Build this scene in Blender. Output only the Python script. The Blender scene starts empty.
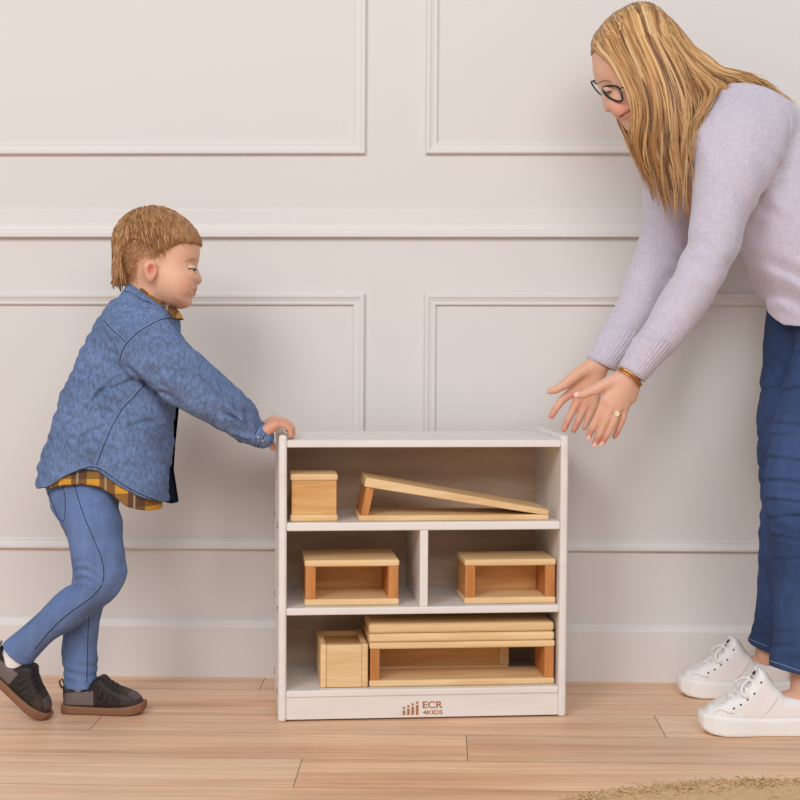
import bpy, bmesh, math, random
import numpy as np
from mathutils import Vector, Matrix
from mathutils.bvhtree import BVHTree

random.seed(7)
rng = np.random.default_rng(11)
scene = bpy.context.scene
COL = scene.collection

# ------------------------------------------------------------------ camera
FPX = 1590.0                      # focal length in pixels of an 800 px frame
TILT = math.atan(77.0 / FPX)
ROLL = 0.0065
CAM = np.array([0.0, 0.0, 0.8423])
Fw = np.array([0.0, math.cos(TILT), -math.sin(TILT)])
R0 = np.array([1.0, 0.0, 0.0])
U0 = np.array([0.0, math.sin(TILT), math.cos(TILT)])
Rt = math.cos(ROLL) * R0 + math.sin(ROLL) * U0
Up = -math.sin(ROLL) * R0 + math.cos(ROLL) * U0
cam_data = bpy.data.cameras.new('camera')
cam_data.sensor_width = 36.0
cam_data.lens = 36.0 * FPX / 800.0
cam_data.clip_start = 0.05
camera = bpy.data.objects.new('camera', cam_data)
COL.objects.link(camera)
M = Matrix(((Rt[0], Up[0], -Fw[0], CAM[0]), (Rt[1], Up[1], -Fw[1], CAM[1]),
            (Rt[2], Up[2], -Fw[2], CAM[2]), (0, 0, 0, 1)))
camera.matrix_world = M
scene.camera = camera

# ------------------------------------------------------------------ world, studio key, added fill, exposure
world = bpy.data.worlds.new('world')
scene.world = world
world.use_nodes = True
world.node_tree.nodes['Background'].inputs[0].default_value = (1.0, 1.0, 1.0, 1)
world.node_tree.nodes['Background'].inputs[1].default_value = 0.42


def area_lamp(name, loc, target, size, power, color):
    d = bpy.data.lights.new(name, 'AREA')
    d.shape = 'RECTANGLE'
    d.size, d.size_y = size
    d.energy = power
    d.color = color
    o = bpy.data.objects.new(name, d)
    COL.objects.link(o)
    o.location = loc
    o.rotation_euler = (Vector(target) - Vector(loc)).to_track_quat('-Z', 'Y').to_euler()
    return o


area_lamp('key_softbox', (-2.6, -1.7, 4.0), (0.15, 3.5, 0.7), (2.2, 2.0), 150, (1.0, 1.0, 1.0))
area_lamp('added_fill', (0.7, -2.3, 3.3), (0.1, 3.5, 0.6), (3.2, 2.0), 124, (1.0, 1.0, 1.0))  # added soft fill that lightens the shadows
scene.view_settings.view_transform = 'Standard'
scene.view_settings.look = 'None'
scene.view_settings.gamma = 1.0
scene.view_settings.use_curve_mapping = False
scene.view_settings.exposure = 0.0


# ------------------------------------------------------------------ projection helpers (camera frame: a right, b up, c forward)
def Pc(px, py, D):
    return np.array([(px - 400.0) / FPX * D, -(py - 400.0) / FPX * D, D])


def c2w(p):
    p = np.asarray(p, float)
    return CAM + p[..., 0:1] * Rt + p[..., 1:2] * Up + p[..., 2:3] * Fw


def w2c(p):
    q = np.asarray(p, float) - CAM
    return np.stack([q @ Rt, q @ Up, q @ Fw], -1)


def P(px, py, D):
    return c2w(Pc(px, py, D))


def raydir(px, py):
    d = c2w(Pc(px, py, 1.0)) - CAM
    return d / np.linalg.norm(d)


def on_floor(px, py, z=0.0):
    d = raydir(px, py)
    return CAM + d * ((z - CAM[2]) / d[2])


def srgb(r, g, b):
    f = lambda v: (v / 255.0) / 12.92 if v / 255.0 <= 0.04045 else ((v / 255.0 + 0.055) / 1.055) ** 2.4
    return (f(r), f(g), f(b))


# ------------------------------------------------------------------ materials
def newmat(name):
    m = bpy.data.materials.new(name)
    m.use_nodes = True
    nt = m.node_tree
    return m, nt, nt.nodes['Principled BSDF']


def N(nt, kind, **kw):
    n = nt.nodes.new(kind)
    for k, v in kw.items():
        setattr(n, k, v)
    return n


def mat_plain(name, col, rough=0.5, metal=0.0, spec=0.5, bump=0.0, bscale=200.0, var=0.0, vscale=20.0, emis=None):
    m, nt, b = newmat(name)
    b.inputs['Base Color'].default_value = (*col, 1)
    b.inputs['Roughness'].default_value = rough
    b.inputs['Metallic'].default_value = metal
    b.inputs['Specular IOR Level'].default_value = spec
    tc = N(nt, 'ShaderNodeTexCoord')
    if var > 0:
        n = N(nt, 'ShaderNodeTexNoise')
        n.inputs['Scale'].default_value = vscale
        n.inputs['Detail'].default_value = 4
        nt.links.new(tc.outputs['Object'], n.inputs['Vector'])
        r = N(nt, 'ShaderNodeMix', data_type='RGBA')
        r.inputs['A'].default_value = (*[c * (1 - var) for c in col], 1)
        r.inputs['B'].default_value = (*[min(1, c * (1 + var)) for c in col], 1)
        nt.links.new(n.outputs['Fac'], r.inputs['Factor'])
        nt.links.new(r.outputs['Result'], b.inputs['Base Color'])
    if bump > 0:
        n = N(nt, 'ShaderNodeTexNoise')
        n.inputs['Scale'].default_value = bscale
        n.inputs['Detail'].default_value = 3
        nt.links.new(tc.outputs['Object'], n.inputs['Vector'])
        bp = N(nt, 'ShaderNodeBump')
        bp.inputs['Strength'].default_value = bump
        bp.inputs['Distance'].default_value = 0.002
        nt.links.new(n.outputs['Fac'], bp.inputs['Height'])
        nt.links.new(bp.outputs['Normal'], b.inputs['Normal'])
    return m


def mat_wood(name, c1, c2, stretch=(3, 60, 60), rough=0.5, tint=0.12, spec=0.4):
    """pine / maple: long grain noise, a shade of its own for each object"""
    m, nt, b = newmat(name)
    b.inputs['Roughness'].default_value = rough
    b.inputs['Specular IOR Level'].default_value = spec
    tc = N(nt, 'ShaderNodeTexCoord')
    oi = N(nt, 'ShaderNodeObjectInfo')
    mp = N(nt, 'ShaderNodeMapping')
    mp.inputs['Scale'].default_value = stretch
    nt.links.new(tc.outputs['Object'], mp.inputs['Vector'])
    n = N(nt, 'ShaderNodeTexNoise', noise_dimensions='4D')
    n.inputs['Scale'].default_value = 1.0
    n.inputs['Detail'].default_value = 5
    n.inputs['Distortion'].default_value = 0.6
    mul = N(nt, 'ShaderNodeMath', operation='MULTIPLY')
    mul.inputs[1].default_value = 40.0
    nt.links.new(oi.outputs['Random'], mul.inputs[0])
    nt.links.new(mul.outputs[0], n.inputs['W'])
    nt.links.new(mp.outputs['Vector'], n.inputs['Vector'])
    rp = N(nt, 'ShaderNodeValToRGB')
    rp.color_ramp.elements[0].position = 0.3
    rp.color_ramp.elements[0].color = (*c2, 1)
    rp.color_ramp.elements[1].position = 0.65
    rp.color_ramp.elements[1].color = (*c1, 1)
    nt.links.new(n.outputs['Fac'], rp.inputs['Fac'])
    hs = N(nt, 'ShaderNodeHueSaturation')
    mr = N(nt, 'ShaderNodeMapRange')
    mr.inputs['To Min'].default_value = 1 - tint
    mr.inputs['To Max'].default_value = 1 + tint
    nt.links.new(oi.outputs['Random'], mr.inputs['Value'])
    nt.links.new(mr.outputs['Result'], hs.inputs['Value'])
    nt.links.new(rp.outputs['Color'], hs.inputs['Color'])
    nt.links.new(hs.outputs['Color'], b.inputs['Base Color'])
    bp = N(nt, 'ShaderNodeBump')
    bp.inputs['Strength'].default_value = 0.15
    bp.inputs['Distance'].default_value = 0.001
    nt.links.new(n.outputs['Fac'], bp.inputs['Height'])
    nt.links.new(bp.outputs['Normal'], b.inputs['Normal'])
    return m


def mat_vcol(name, rough=0.5, spec=0.4, sss=0.0, bump=0.0, bscale=300.0, sheen=0.0, var=0.0, vscale=80.0, stretch=(1, 1, 1)):
    """own colours stored on the mesh ('Col')"""
    m, nt, b = newmat(name)
    b.inputs['Roughness'].default_value = rough
    b.inputs['Specular IOR Level'].default_value = spec
    at = N(nt, 'ShaderNodeAttribute', attribute_name='Col')
    tc = N(nt, 'ShaderNodeTexCoord')
    mp = N(nt, 'ShaderNodeMapping')
    mp.inputs['Scale'].default_value = stretch
    nt.links.new(tc.outputs['Object'], mp.inputs['Vector'])
    out = at.outputs['Color']
    if var > 0:
        n = N(nt, 'ShaderNodeTexNoise')
        n.inputs['Scale'].default_value = vscale
        n.inputs['Detail'].default_value = 5
        nt.links.new(mp.outputs['Vector'], n.inputs['Vector'])
        hs = N(nt, 'ShaderNodeHueSaturation')
        mr = N(nt, 'ShaderNodeMapRange')
        mr.inputs['From Min'].default_value = 0.3
        mr.inputs['From Max'].default_value = 0.7
        mr.inputs['To Min'].default_value = 1 - var
        mr.inputs['To Max'].default_value = 1 + var
        nt.links.new(n.outputs['Fac'], mr.inputs['Value'])
        nt.links.new(mr.outputs['Result'], hs.inputs['Value'])
        nt.links.new(out, hs.inputs['Color'])
        out = hs.outputs['Color']
    nt.links.new(out, b.inputs['Base Color'])
    if sss > 0:
        b.inputs['Subsurface Weight'].default_value = sss
        b.inputs['Subsurface Radius'].default_value = (0.012, 0.005, 0.003)
        b.inputs['Subsurface Scale'].default_value = 0.5
    if sheen > 0:
        b.inputs['Sheen Weight'].default_value = sheen
        b.inputs['Sheen Roughness'].default_value = 0.5
    if bump > 0:
        n = N(nt, 'ShaderNodeTexNoise')
        n.inputs['Scale'].default_value = bscale
        n.inputs['Detail'].default_value = 3
        nt.links.new(mp.outputs['Vector'], n.inputs['Vector'])
        bp = N(nt, 'ShaderNodeBump')
        bp.inputs['Strength'].default_value = bump
        bp.inputs['Distance'].default_value = 0.002
        nt.links.new(n.outputs['Fac'], bp.inputs['Height'])
        nt.links.new(bp.outputs['Normal'], b.inputs['Normal'])
    return m


MAT = {
    'wall': mat_plain('wall_paint', srgb(222, 217, 214), rough=0.55, spec=0.3, bump=0.04, bscale=90),
    'trim': mat_plain('trim_paint', srgb(225, 220, 217), rough=0.45, spec=0.35),
    'shelf': mat_wood('whitewashed_birch', srgb(236, 231, 228), srgb(227, 219, 213), (3, 40, 18), rough=0.42, tint=0.0),
    'shelf_inner_shade': mat_wood('shade_tan_ply', srgb(218, 190, 166), srgb(200, 168, 142), (4, 30, 30), rough=0.5, tint=0.0),  # back panel tan: interior shade and wood bounce put into the colour
    'pine': mat_wood('pine_board', srgb(238, 206, 158), srgb(222, 180, 126), (6, 45, 60), tint=0.05),
    'pine_end': mat_wood('pine_end', srgb(205, 140, 80), srgb(180, 110, 56), (50, 50, 8), tint=0.06),
    'pine_face': mat_wood('pine_face', srgb(228, 180, 116), srgb(203, 145, 82), (6, 20, 55), tint=0.04),
    'hole': mat_plain('dark_hole', (0.03, 0.025, 0.02), rough=0.8),
    'logo': mat_plain('logo_print', srgb(176, 118, 72), rough=0.6),
    'skin': mat_vcol('skin', rough=0.45, spec=0.35, sss=0.12, bump=0.03, bscale=500),
    'hair': mat_vcol('hair', rough=0.42, spec=0.5),
    'denim': mat_vcol('denim', rough=0.85, spec=0.15, bump=0.35, bscale=420, var=0.28, vscale=170, stretch=(1, 1, 0.5)),
    'denim_dark': mat_vcol('stretch_denim', rough=0.8, spec=0.15, bump=0.25, bscale=500, var=0.12, vscale=50, stretch=(1, 1, 0.5)),
    'knit': mat_vcol('knit', rough=0.95, spec=0.1, bump=0.5, bscale=260, sheen=0.4, var=0.07, vscale=130),
    'cloth': mat_vcol('plain_cloth', rough=0.9, spec=0.1, bump=0.2, bscale=500),
    'leather': mat_vcol('shoe_leather', rough=0.55, spec=0.3, bump=0.1, bscale=300),
    'canvas': mat_vcol('white_canvas', rough=0.7, spec=0.25, bump=0.12, bscale=500),
    'rubber': mat_plain('gum_rubber', srgb(132, 90, 62), rough=0.6),
    'white_rubber': mat_plain('white_rubber', srgb(240, 238, 236), rough=0.5),
    'stitch': mat_plain('pale_stitching', srgb(126, 146, 182), rough=0.9),
    'stitch_dark': mat_plain('dark_stitching', srgb(40, 52, 90), rough=0.9),
    'metal': mat_plain('button_metal', srgb(150, 148, 150), rough=0.35, metal=0.8),
    'gold': mat_plain('gold', srgb(214, 160, 80), rough=0.3, metal=1.0),
    'pearl': mat_plain('pearl_stone', srgb(240, 236, 205), rough=0.2),
    'black': mat_plain('black_plastic', srgb(34, 28, 36), rough=0.3),
    'eye': mat_vcol('eye', rough=0.15, spec=0.5),
    'rug': mat_plain('jute', srgb(214, 178, 134), rough=0.95, bump=0.9, bscale=160, var=0.3, vscale=90),
}
m, nt, b = newmat('lens_glass')
b.inputs['Base Color'].default_value = (0.95, 0.95, 0.97, 1)
b.inputs['Transmission Weight'].default_value = 1.0
b.inputs['Roughness'].default_value = 0.02
b.inputs['IOR'].default_value = 1.05
b.inputs['Alpha'].default_value = 0.35
MAT['glass'] = m


# floor laminate
def mat_floor():
    m, nt, b = newmat('oak_laminate')
    b.inputs['Roughness'].default_value = 0.42
    b.inputs['Specular IOR Level'].default_value = 0.35
    at = N(nt, 'ShaderNodeAttribute', attribute_name='Col')
    sep = N(nt, 'ShaderNodeSeparateColor')
    nt.links.new(at.outputs['Color'], sep.inputs['Color'])
    tc = N(nt, 'ShaderNodeTexCoord')

    def noise(sc, w, det, dist):
        mp = N(nt, 'ShaderNodeMapping')
        mp.inputs['Scale'].default_value = sc
        nt.links.new(tc.outputs['Object'], mp.inputs['Vector'])
        n = N(nt, 'ShaderNodeTexNoise', noise_dimensions='4D')
        n.inputs['Scale'].default_value = 1
        n.inputs['Detail'].default_value = det
        n.inputs['Distortion'].default_value = dist
        mu = N(nt, 'ShaderNodeMath', operation='MULTIPLY')
        mu.inputs[1].default_value = w
        nt.links.new(sep.outputs['Red'], mu.inputs[0])
        nt.links.new(mu.outputs[0], n.inputs['W'])
        nt.links.new(mp.outputs['Vector'], n.inputs['Vector'])
        return n
    n1 = noise((1.1, 11, 1), 30, 4, 0.5)
    n2 = noise((3.0, 75, 1), 60, 6, 0.2)
    rp = N(nt, 'ShaderNodeValToRGB')
    e = rp.color_ramp.elements
    e[0].position, e[0].color = 0.28, (*srgb(212, 162, 128), 1)
    e[1].position, e[1].color = 0.75, (*srgb(250, 216, 182), 1)
    x = e.new(0.48)
    x.color = (*srgb(238, 194, 158), 1)
    nt.links.new(n1.outputs['Fac'], rp.inputs['Fac'])
    rp2 = N(nt, 'ShaderNodeMapRange')
    rp2.inputs['From Min'].default_value = 0.3
    rp2.inputs['From Max'].default_value = 0.7
    rp2.inputs['To Min'].default_value = 0.83
    rp2.inputs['To Max'].default_value = 1.1
    nt.links.new(n2.outputs['Fac'], rp2.inputs['Value'])
    mr = N(nt, 'ShaderNodeMapRange')
    mr.inputs['To Min'].default_value = 0.94
    mr.inputs['To Max'].default_value = 1.06
    nt.links.new(sep.outputs['Green'], mr.inputs['Value'])
    mm = N(nt, 'ShaderNodeMath', operation='MULTIPLY')
    nt.links.new(rp2.outputs['Result'], mm.inputs[0])
    nt.links.new(mr.outputs['Result'], mm.inputs[1])
    hs = N(nt, 'ShaderNodeHueSaturation')
    nt.links.new(rp.outputs['Color'], hs.inputs['Color'])
    nt.links.new(mm.outputs[0], hs.inputs['Value'])
    nt.links.new(hs.outputs['Color'], b.inputs['Base Color'])
    return m


MAT['floor'] = mat_floor()


def mat_plaid():
    m, nt, b = newmat('plaid_flannel')
    b.inputs['Roughness'].default_value = 0.9
    tc = N(nt, 'ShaderNodeTexCoord')
    sep = N(nt, 'ShaderNodeSeparateXYZ')
    nt.links.new(tc.outputs['Object'], sep.inputs['Vector'])

    def band(axis, freq, thr, ph):
        a = N(nt, 'ShaderNodeMath', operation='MULTIPLY_ADD')
        a.inputs[1].default_value = freq
        a.inputs[2].default_value = ph
        nt.links.new(sep.outputs[axis], a.inputs[0])
        fr = N(nt, 'ShaderNodeMath', operation='FRACT')
        nt.links.new(a.outputs[0], fr.inputs[0])
        g = N(nt, 'ShaderNodeMath', operation='GREATER_THAN')
        g.inputs[1].default_value = thr
        nt.links.new(fr.outputs[0], g.inputs[0])
        return g
    col = None
    base = (*srgb(206, 150, 48), 1)
    prev = None
    for axis, fr, th, ph, c, fac in (('X', 17, 0.45, 0.1, srgb(70, 42, 40), 0.75), ('Z', 17, 0.5, 0.75, srgb(74, 46, 44), 0.65),
                                     ('X', 17, 0.93, 0.4, srgb(190, 170, 140), 0.6)):
        g = band(axis, fr, th, ph)
        mu = N(nt, 'ShaderNodeMath', operation='MULTIPLY')
        mu.inputs[1].default_value = fac
        nt.links.new(g.outputs[0], mu.inputs[0])
        mx = N(nt, 'ShaderNodeMix', data_type='RGBA')
        if prev is None:
            mx.inputs['A'].default_value = base
        else:
            nt.links.new(prev, mx.inputs['A'])
        mx.inputs['B'].default_value = (*c, 1)
        nt.links.new(mu.outputs[0], mx.inputs['Factor'])
        prev = mx.outputs['Result']
    nt.links.new(prev, b.inputs['Base Color'])
    return m


MAT['plaid'] = mat_plaid()


# ------------------------------------------------------------------ object helpers
def put(name, verts, faces, mat, parent=None, base=(0, 0, 0), smooth=True, colors=None, mats=None):
    """one mesh object; vertices in world space, stored relative to base"""
    v = np.asarray(verts, np.float32).reshape(-1, 3) - np.asarray(base, np.float32)
    me = bpy.data.meshes.new(name)
    me.from_pydata(v.tolist(), [], [list(map(int, f)) for f in faces])
    if smooth:
        me.polygons.foreach_set('use_smooth', [True] * len(me.polygons))
    if colors is not None:
        at = me.color_attributes.new('Col', 'FLOAT_COLOR', 'POINT')
        c = np.ones((len(v), 4), np.float32)
        c[:, :3] = np.asarray(colors, np.float32)
        at.data.foreach_set('color', c.ravel())
    me.materials.append(MAT[mat] if isinstance(mat, str) else mat)
    me.update()
    o = bpy.data.objects.new(name, me)
    COL.objects.link(o)
    if parent is None:
        o.location = tuple(base)
    else:
        o.parent = parent
    return o


def from_bm(name, bm, mat, parent=None, loc=(0, 0, 0), smooth=False):
    me = bpy.data.meshes.new(name)
    bmesh.ops.recalc_face_normals(bm, faces=bm.faces)
    bm.to_mesh(me)
    bm.free()
    me.materials.append(MAT[mat] if isinstance(mat, str) else mat)
    if smooth:
        me.polygons.foreach_set('use_smooth', [True] * len(me.polygons))
    o = bpy.data.objects.new(name, me)
    COL.objects.link(o)
    o.location = loc
    if parent is not None:
        o.parent = parent
    return o


def empty(name, loc, rotz=0.0):
    o = bpy.data.objects.new(name, None)
    o.empty_display_size = 0.05
    COL.objects.link(o)
    o.location = loc
    o.rotation_euler = (0, 0, rotz)
    return o


def tag(o, label, cat, group=None):
    o['label'] = label
    o['category'] = cat
    if group:
        o['group'] = group
    return o


def structure(o):
    o['kind'] = 'structure'
    return o


def add_box(bm, lo, hi, bevel=0.0, seg=2, mtx=None):
    r = bmesh.ops.create_cube(bm, size=1.0)
    vs = r['verts']
    for v in vs:
        v.co = Vector([lo[i] + (v.co[i] + 0.5) * (hi[i] - lo[i]) for i in range(3)])
    es = list({e for v in vs for e in v.link_edges})
    if bevel > 0:
        g = bmesh.ops.bevel(bm, geom=es, offset=bevel, segments=seg, affect='EDGES', profile=0.5)
        vs = list({v for f in g['faces'] for v in f.verts} | {v for v in vs if v.is_valid})
    if mtx is not None:
        bmesh.ops.transform(bm, matrix=mtx, verts=[v for v in vs if v.is_valid])


def box_obj(name, lo, hi, mat, parent, bevel=0.002, seg=2, mtx=None):
    """a bevelled board with its own origin at its lowest corner's middle"""
    c = [(lo[0] + hi[0]) / 2, (lo[1] + hi[1]) / 2, lo[2]]
    bm = bmesh.new()
    add_box(bm, [lo[i] - c[i] for i in range(3)], [hi[i] - c[i] for i in range(3)], bevel, seg)
    o = from_bm(name, bm, mat, parent, c)
    o.data.polygons.foreach_set('use_smooth', [False] * len(o.data.polygons))
    return o


def tube(path, rad, n=6, closed=False):
    """verts, faces of a tube along path (world points); rad a number or one per point"""
    p = np.asarray(path, float)
    m = len(p)
    r = np.full(m, rad) if np.isscalar(rad) else np.asarray(rad, float)
    if closed:
        t = np.roll(p, -1, 0) - np.roll(p, 1, 0)
    else:
        t = np.gradient(p, axis=0)
    t /= np.linalg.norm(t, axis=1)[:, None] + 1e-12
    ref = np.array([0.0, 0, 1]) if abs(t[0][2]) < 0.9 else np.array([1.0, 0, 0])
    vs = []
    for i in range(m):
        u = ref - t[i] * (ref @ t[i])
        nu = np.linalg.norm(u)
        if nu < 1e-6:
            u = np.cross(t[i], [0.3, 0.5, 0.8])
            nu = np.linalg.norm(u)
        u /= nu
        ref = u
        w = np.cross(t[i], u)
        for k in range(n):
            a = 2 * math.pi * k / n
            vs.append(p[i] + r[i] * (math.cos(a) * u + math.sin(a) * w))
    fs = []
    rows = m if closed else m - 1
    for i in range(rows):
        j = (i + 1) % m
        for k in range(n):
            l = (k + 1) % n
            fs.append((i * n + k, i * n + l, j * n + l, j * n + k))
    if not closed:
        fs.append(tuple(range(n))[::-1])
        fs.append(tuple((m - 1) * n + k for k in range(n)))
    return vs, fs


def merge(parts):
    V, Fc, o = [], [], 0
    for v, f in parts:
        V.extend(v)
        Fc.extend([tuple(i + o for i in q) for q in f])
        o += len(v)
    return V, Fc


def spline(pts, n):
    """Catmull-Rom through the rows of pts, n samples"""
    p = np.asarray(pts, float)
    q = np.vstack([2 * p[0] - p[1], p, 2 * p[-1] - p[-2]])
    s = np.linspace(0, len(p) - 1, n)
    i = np.minimum(s.astype(int), len(p) - 2)
    t = (s - i)[:, None]
    a, b, c, d = q[i], q[i + 1], q[i + 2], q[i + 3]
    return 0.5 * (2 * b + (c - a) * t + (2 * a - 5 * b + 4 * c - d) * t ** 2 + (3 * b - a - 3 * c + d) * t ** 3)


# ------------------------------------------------------------------ signed-distance modelling
def smin(a, b, k):
    if k <= 0:
        return np.minimum(a, b)
    h = np.clip(0.5 + 0.5 * (b - a) / k, 0, 1)
    return b * (1 - h) + a * h - k * h * (1 - h)


def poly_sd(X, Y, poly):
    """signed distance in the plane to a polygon (negative inside)"""
    p = np.asarray(poly, np.float32)
    d = np.full(np.broadcast(X, Y).shape, 1e9, np.float32)
    ins = np.zeros(d.shape, bool)
    j = len(p) - 1
    for i in range(len(p)):
        ax, ay = p[j]
        bx, by = p[i]
        ex, ey = bx - ax, by - ay
        wx, wy = X - ax, Y - ay
        t = np.clip((wx * ex + wy * ey) / (ex * ex + ey * ey + 1e-12), 0, 1)
        d = np.minimum(d, (wx - ex * t) ** 2 + (wy - ey * t) ** 2)
        c = ((ay > Y) != (by > Y)) & (X < (bx - ax) * (Y - ay) / (by - ay + 1e-12) + ax)
        ins ^= c
        j = i
    d = np.sqrt(d)
    return np.where(ins, -d, d)


class Grid:
    """a scalar field over a box of (a, b, c) space, negative inside"""

    def __init__(s, lo, hi, h):
        s.lo, s.h = np.asarray(lo, float), h
        s.n = [int((hi[i] - lo[i]) / h) + 2 for i in range(3)]
        s.ax = [(lo[i] + h * np.arange(s.n[i])).astype(np.float32) for i in range(3)]
        s.f = np.full(s.n, 1.0, np.float32)

    def sub(s, lo, hi):
        sl, co = [], []
        for i in range(3):
            a = max(0, int((lo[i] - s.lo[i]) / s.h))
            b = min(s.n[i], int((hi[i] - s.lo[i]) / s.h) + 2)
            if b <= a:
                return None, None
            sl.append(slice(a, b))
            sh = [1, 1, 1]
            sh[i] = b - a
            co.append(s.ax[i][a:b].reshape(sh))
        return tuple(sl), co

    def add(s, prim, k=0.0, op='u'):
        fn, lo, hi = prim
        mg = k + 3 * s.h
        sl, co = s.sub(np.asarray(lo) - mg, np.asarray(hi) + mg)
        if sl is None:
            return
        d = fn(*co).astype(np.float32)
        if op == 'u':
            s.f[sl] = smin(s.f[sl], d, k)
        elif op == 's':
            s.f[sl] = -smin(-s.f[sl], d, k)

    def full(s):
        return [s.ax[i].reshape([-1 if j == i else 1 for j in range(3)]) for i in range(3)]

    def mesh(s, smooth=1):
        f = s.f
        # keep only the box that holds the surface
        neg = f < 0
        rg = []
        for i in range(3):
            w = np.where(neg.any(axis=tuple(j for j in range(3) if j != i)))[0]
            rg.append(slice(max(0, w[0] - 2), min(s.n[i], w[-1] + 3)))
        f = f[tuple(rg)]
        org = np.array([s.ax[i][rg[i].start] for i in range(3)])
        neg = f < 0
        n = f.shape
        c = np.zeros(tuple(x - 1 for x in n), np.uint8)
        cor = [(i, j, k) for i in (0, 1) for j in (0, 1) for k in (0, 1)]
        for (i, j, k) in cor:
            c += neg[i:n[0] - 1 + i, j:n[1] - 1 + j, k:n[2] - 1 + k]
        act = np.argwhere((c > 0) & (c < 8))
        idx = np.full(c.shape, -1, np.int32)
        idx[act[:, 0], act[:, 1], act[:, 2]] = np.arange(len(act))
        vals = np.stack([f[act[:, 0] + i, act[:, 1] + j, act[:, 2] + k] for (i, j, k) in cor], 1)
        acc = np.zeros((len(act), 3))
        cnt = np.zeros(len(act))
        ca = np.array(cor, float)
        for x in range(8):
            for y in range(x + 1, 8):
                if np.abs(ca[x] - ca[y]).sum() != 1:
                    continue
                a, b = vals[:, x], vals[:, y]
                cr = (a < 0) != (b < 0)
                t = np.where(cr, a / np.where(cr, a - b, 1), 0)
                acc += np.where(cr[:, None], ca[x] + t[:, None] * (ca[y] - ca[x]), 0)
                cnt += cr
        V = org + s.h * (act + acc / cnt[:, None])
        quads = []
        for ax in range(3):
            u, w = (ax + 1) % 3, (ax + 2) % 3
            s0 = [slice(None)] * 3
            s1 = [slice(None)] * 3
            s0[ax] = slice(0, n[ax] - 1)
            s1[ax] = slice(1, n[ax])
            a, b = neg[tuple(s0)], neg[tuple(s1)]
            e = np.argwhere(a != b)
            e = e[(e[:, u] > 0) & (e[:, w] > 0) & (e[:, u] < n[u] - 1) & (e[:, w] < n[w] - 1)]
            if not len(e):
                continue
            du = np.zeros(3, int)
            du[u] = 1
            dw = np.zeros(3, int)
            dw[w] = 1
            g = lambda q: idx[q[:, 0], q[:, 1], q[:, 2]]
            q = np.stack([g(e - du - dw), g(e - dw), g(e), g(e - du)], 1)
            fl = ~a[e[:, 0], e[:, 1], e[:, 2]]
            q[fl] = q[fl][:, ::-1]
            quads.append(q)
        Q = np.concatenate(quads)
        Q = Q[(Q >= 0).all(1)]
        for _ in range(smooth):
            sm = np.zeros_like(V)
            ct = np.zeros(len(V))
            for k in range(4):
                a, b = Q[:, k], Q[:, (k + 1) % 4]
                for x, y in ((a, b), (b, a)):
                    for d in range(3):
                        sm[:, d] += np.bincount(x, V[y, d], len(V))
                    ct += np.bincount(x, minlength=len(V))
            V = 0.5 * V + 0.5 * sm / np.maximum(ct, 1)[:, None]
        return V, Q


def caps(pts, rad):
    """a chain of round cones"""
    p = np.asarray(pts, float)
    r = np.asarray(rad, float)
    lo = (p - r[:, None]).min(0)
    hi = (p + r[:, None]).max(0)

    def fn(A, B, C):
        best = None
        for i in range(len(p) - 1):
            a, b = p[i], p[i + 1]
            d = b - a
            L = d @ d + 1e-12
            t = np.clip(((A - a[0]) * d[0] + (B - a[1]) * d[1] + (C - a[2]) * d[2]) / L, 0, 1)
            q = np.sqrt((A - a[0] - d[0] * t) ** 2 + (B - a[1] - d[1] * t) ** 2 + (C - a[2] - d[2] * t) ** 2)
            q = q - (r[i] + (r[i + 1] - r[i]) * t)
            best = q if best is None else np.minimum(best, q)
        return best
    return fn, lo, hi


def ell(c, r, rot=None):
    c = np.asarray(c, float)
    r = np.asarray(r, float)
    Mx = np.eye(3) if rot is None else np.asarray(rot, float)      # rows: the three axes
    m = r.max()

    def fn(A, B, C):
        x, y, z = A - c[0], B - c[1], C - c[2]
        q = [Mx[i][0] * x + Mx[i][1] * y + Mx[i][2] * z for i in range(3)]
        k0 = np.sqrt(sum((q[i] / r[i]) ** 2 for i in range(3))) + 1e-9
        k1 = np.sqrt(sum((q[i] / r[i] ** 2) ** 2 for i in range(3))) + 1e-9
        return k0 * (k0 - 1) / k1
    return fn, c - m, c + m


def rot_ab(deg):
    a = math.radians(deg)
    return [[math.cos(a), math.sin(a), 0], [-math.sin(a), math.cos(a), 0], [0, 0, 1]]


def infl(poly, c0, hd, R):
    """an outline in (a, b) rounded over to half depth hd about c0"""
    q = np.asarray(poly, float)
    lo = [q[:, 0].min(), q[:, 1].min(), c0 - hd]
    hi = [q[:, 0].max(), q[:, 1].max(), c0 + hd]

    def fn(A, B, C):
        d2 = poly_sd(A, B, q)
        e = np.maximum(d2 + R, 0) / R
        w = np.abs(C - c0) / hd
        return (np.sqrt(e * e + w * w) - 1) * min(R, hd)
    return fn, lo, hi


def region(poly):
    q = np.asarray(poly, float)
    return lambda A, B: poly_sd(A, B, q)


def px_poly(pts, D, n=0):
    q = [Pc(x, y, D)[:2] for x, y in pts]
    return np.array(q)


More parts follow.
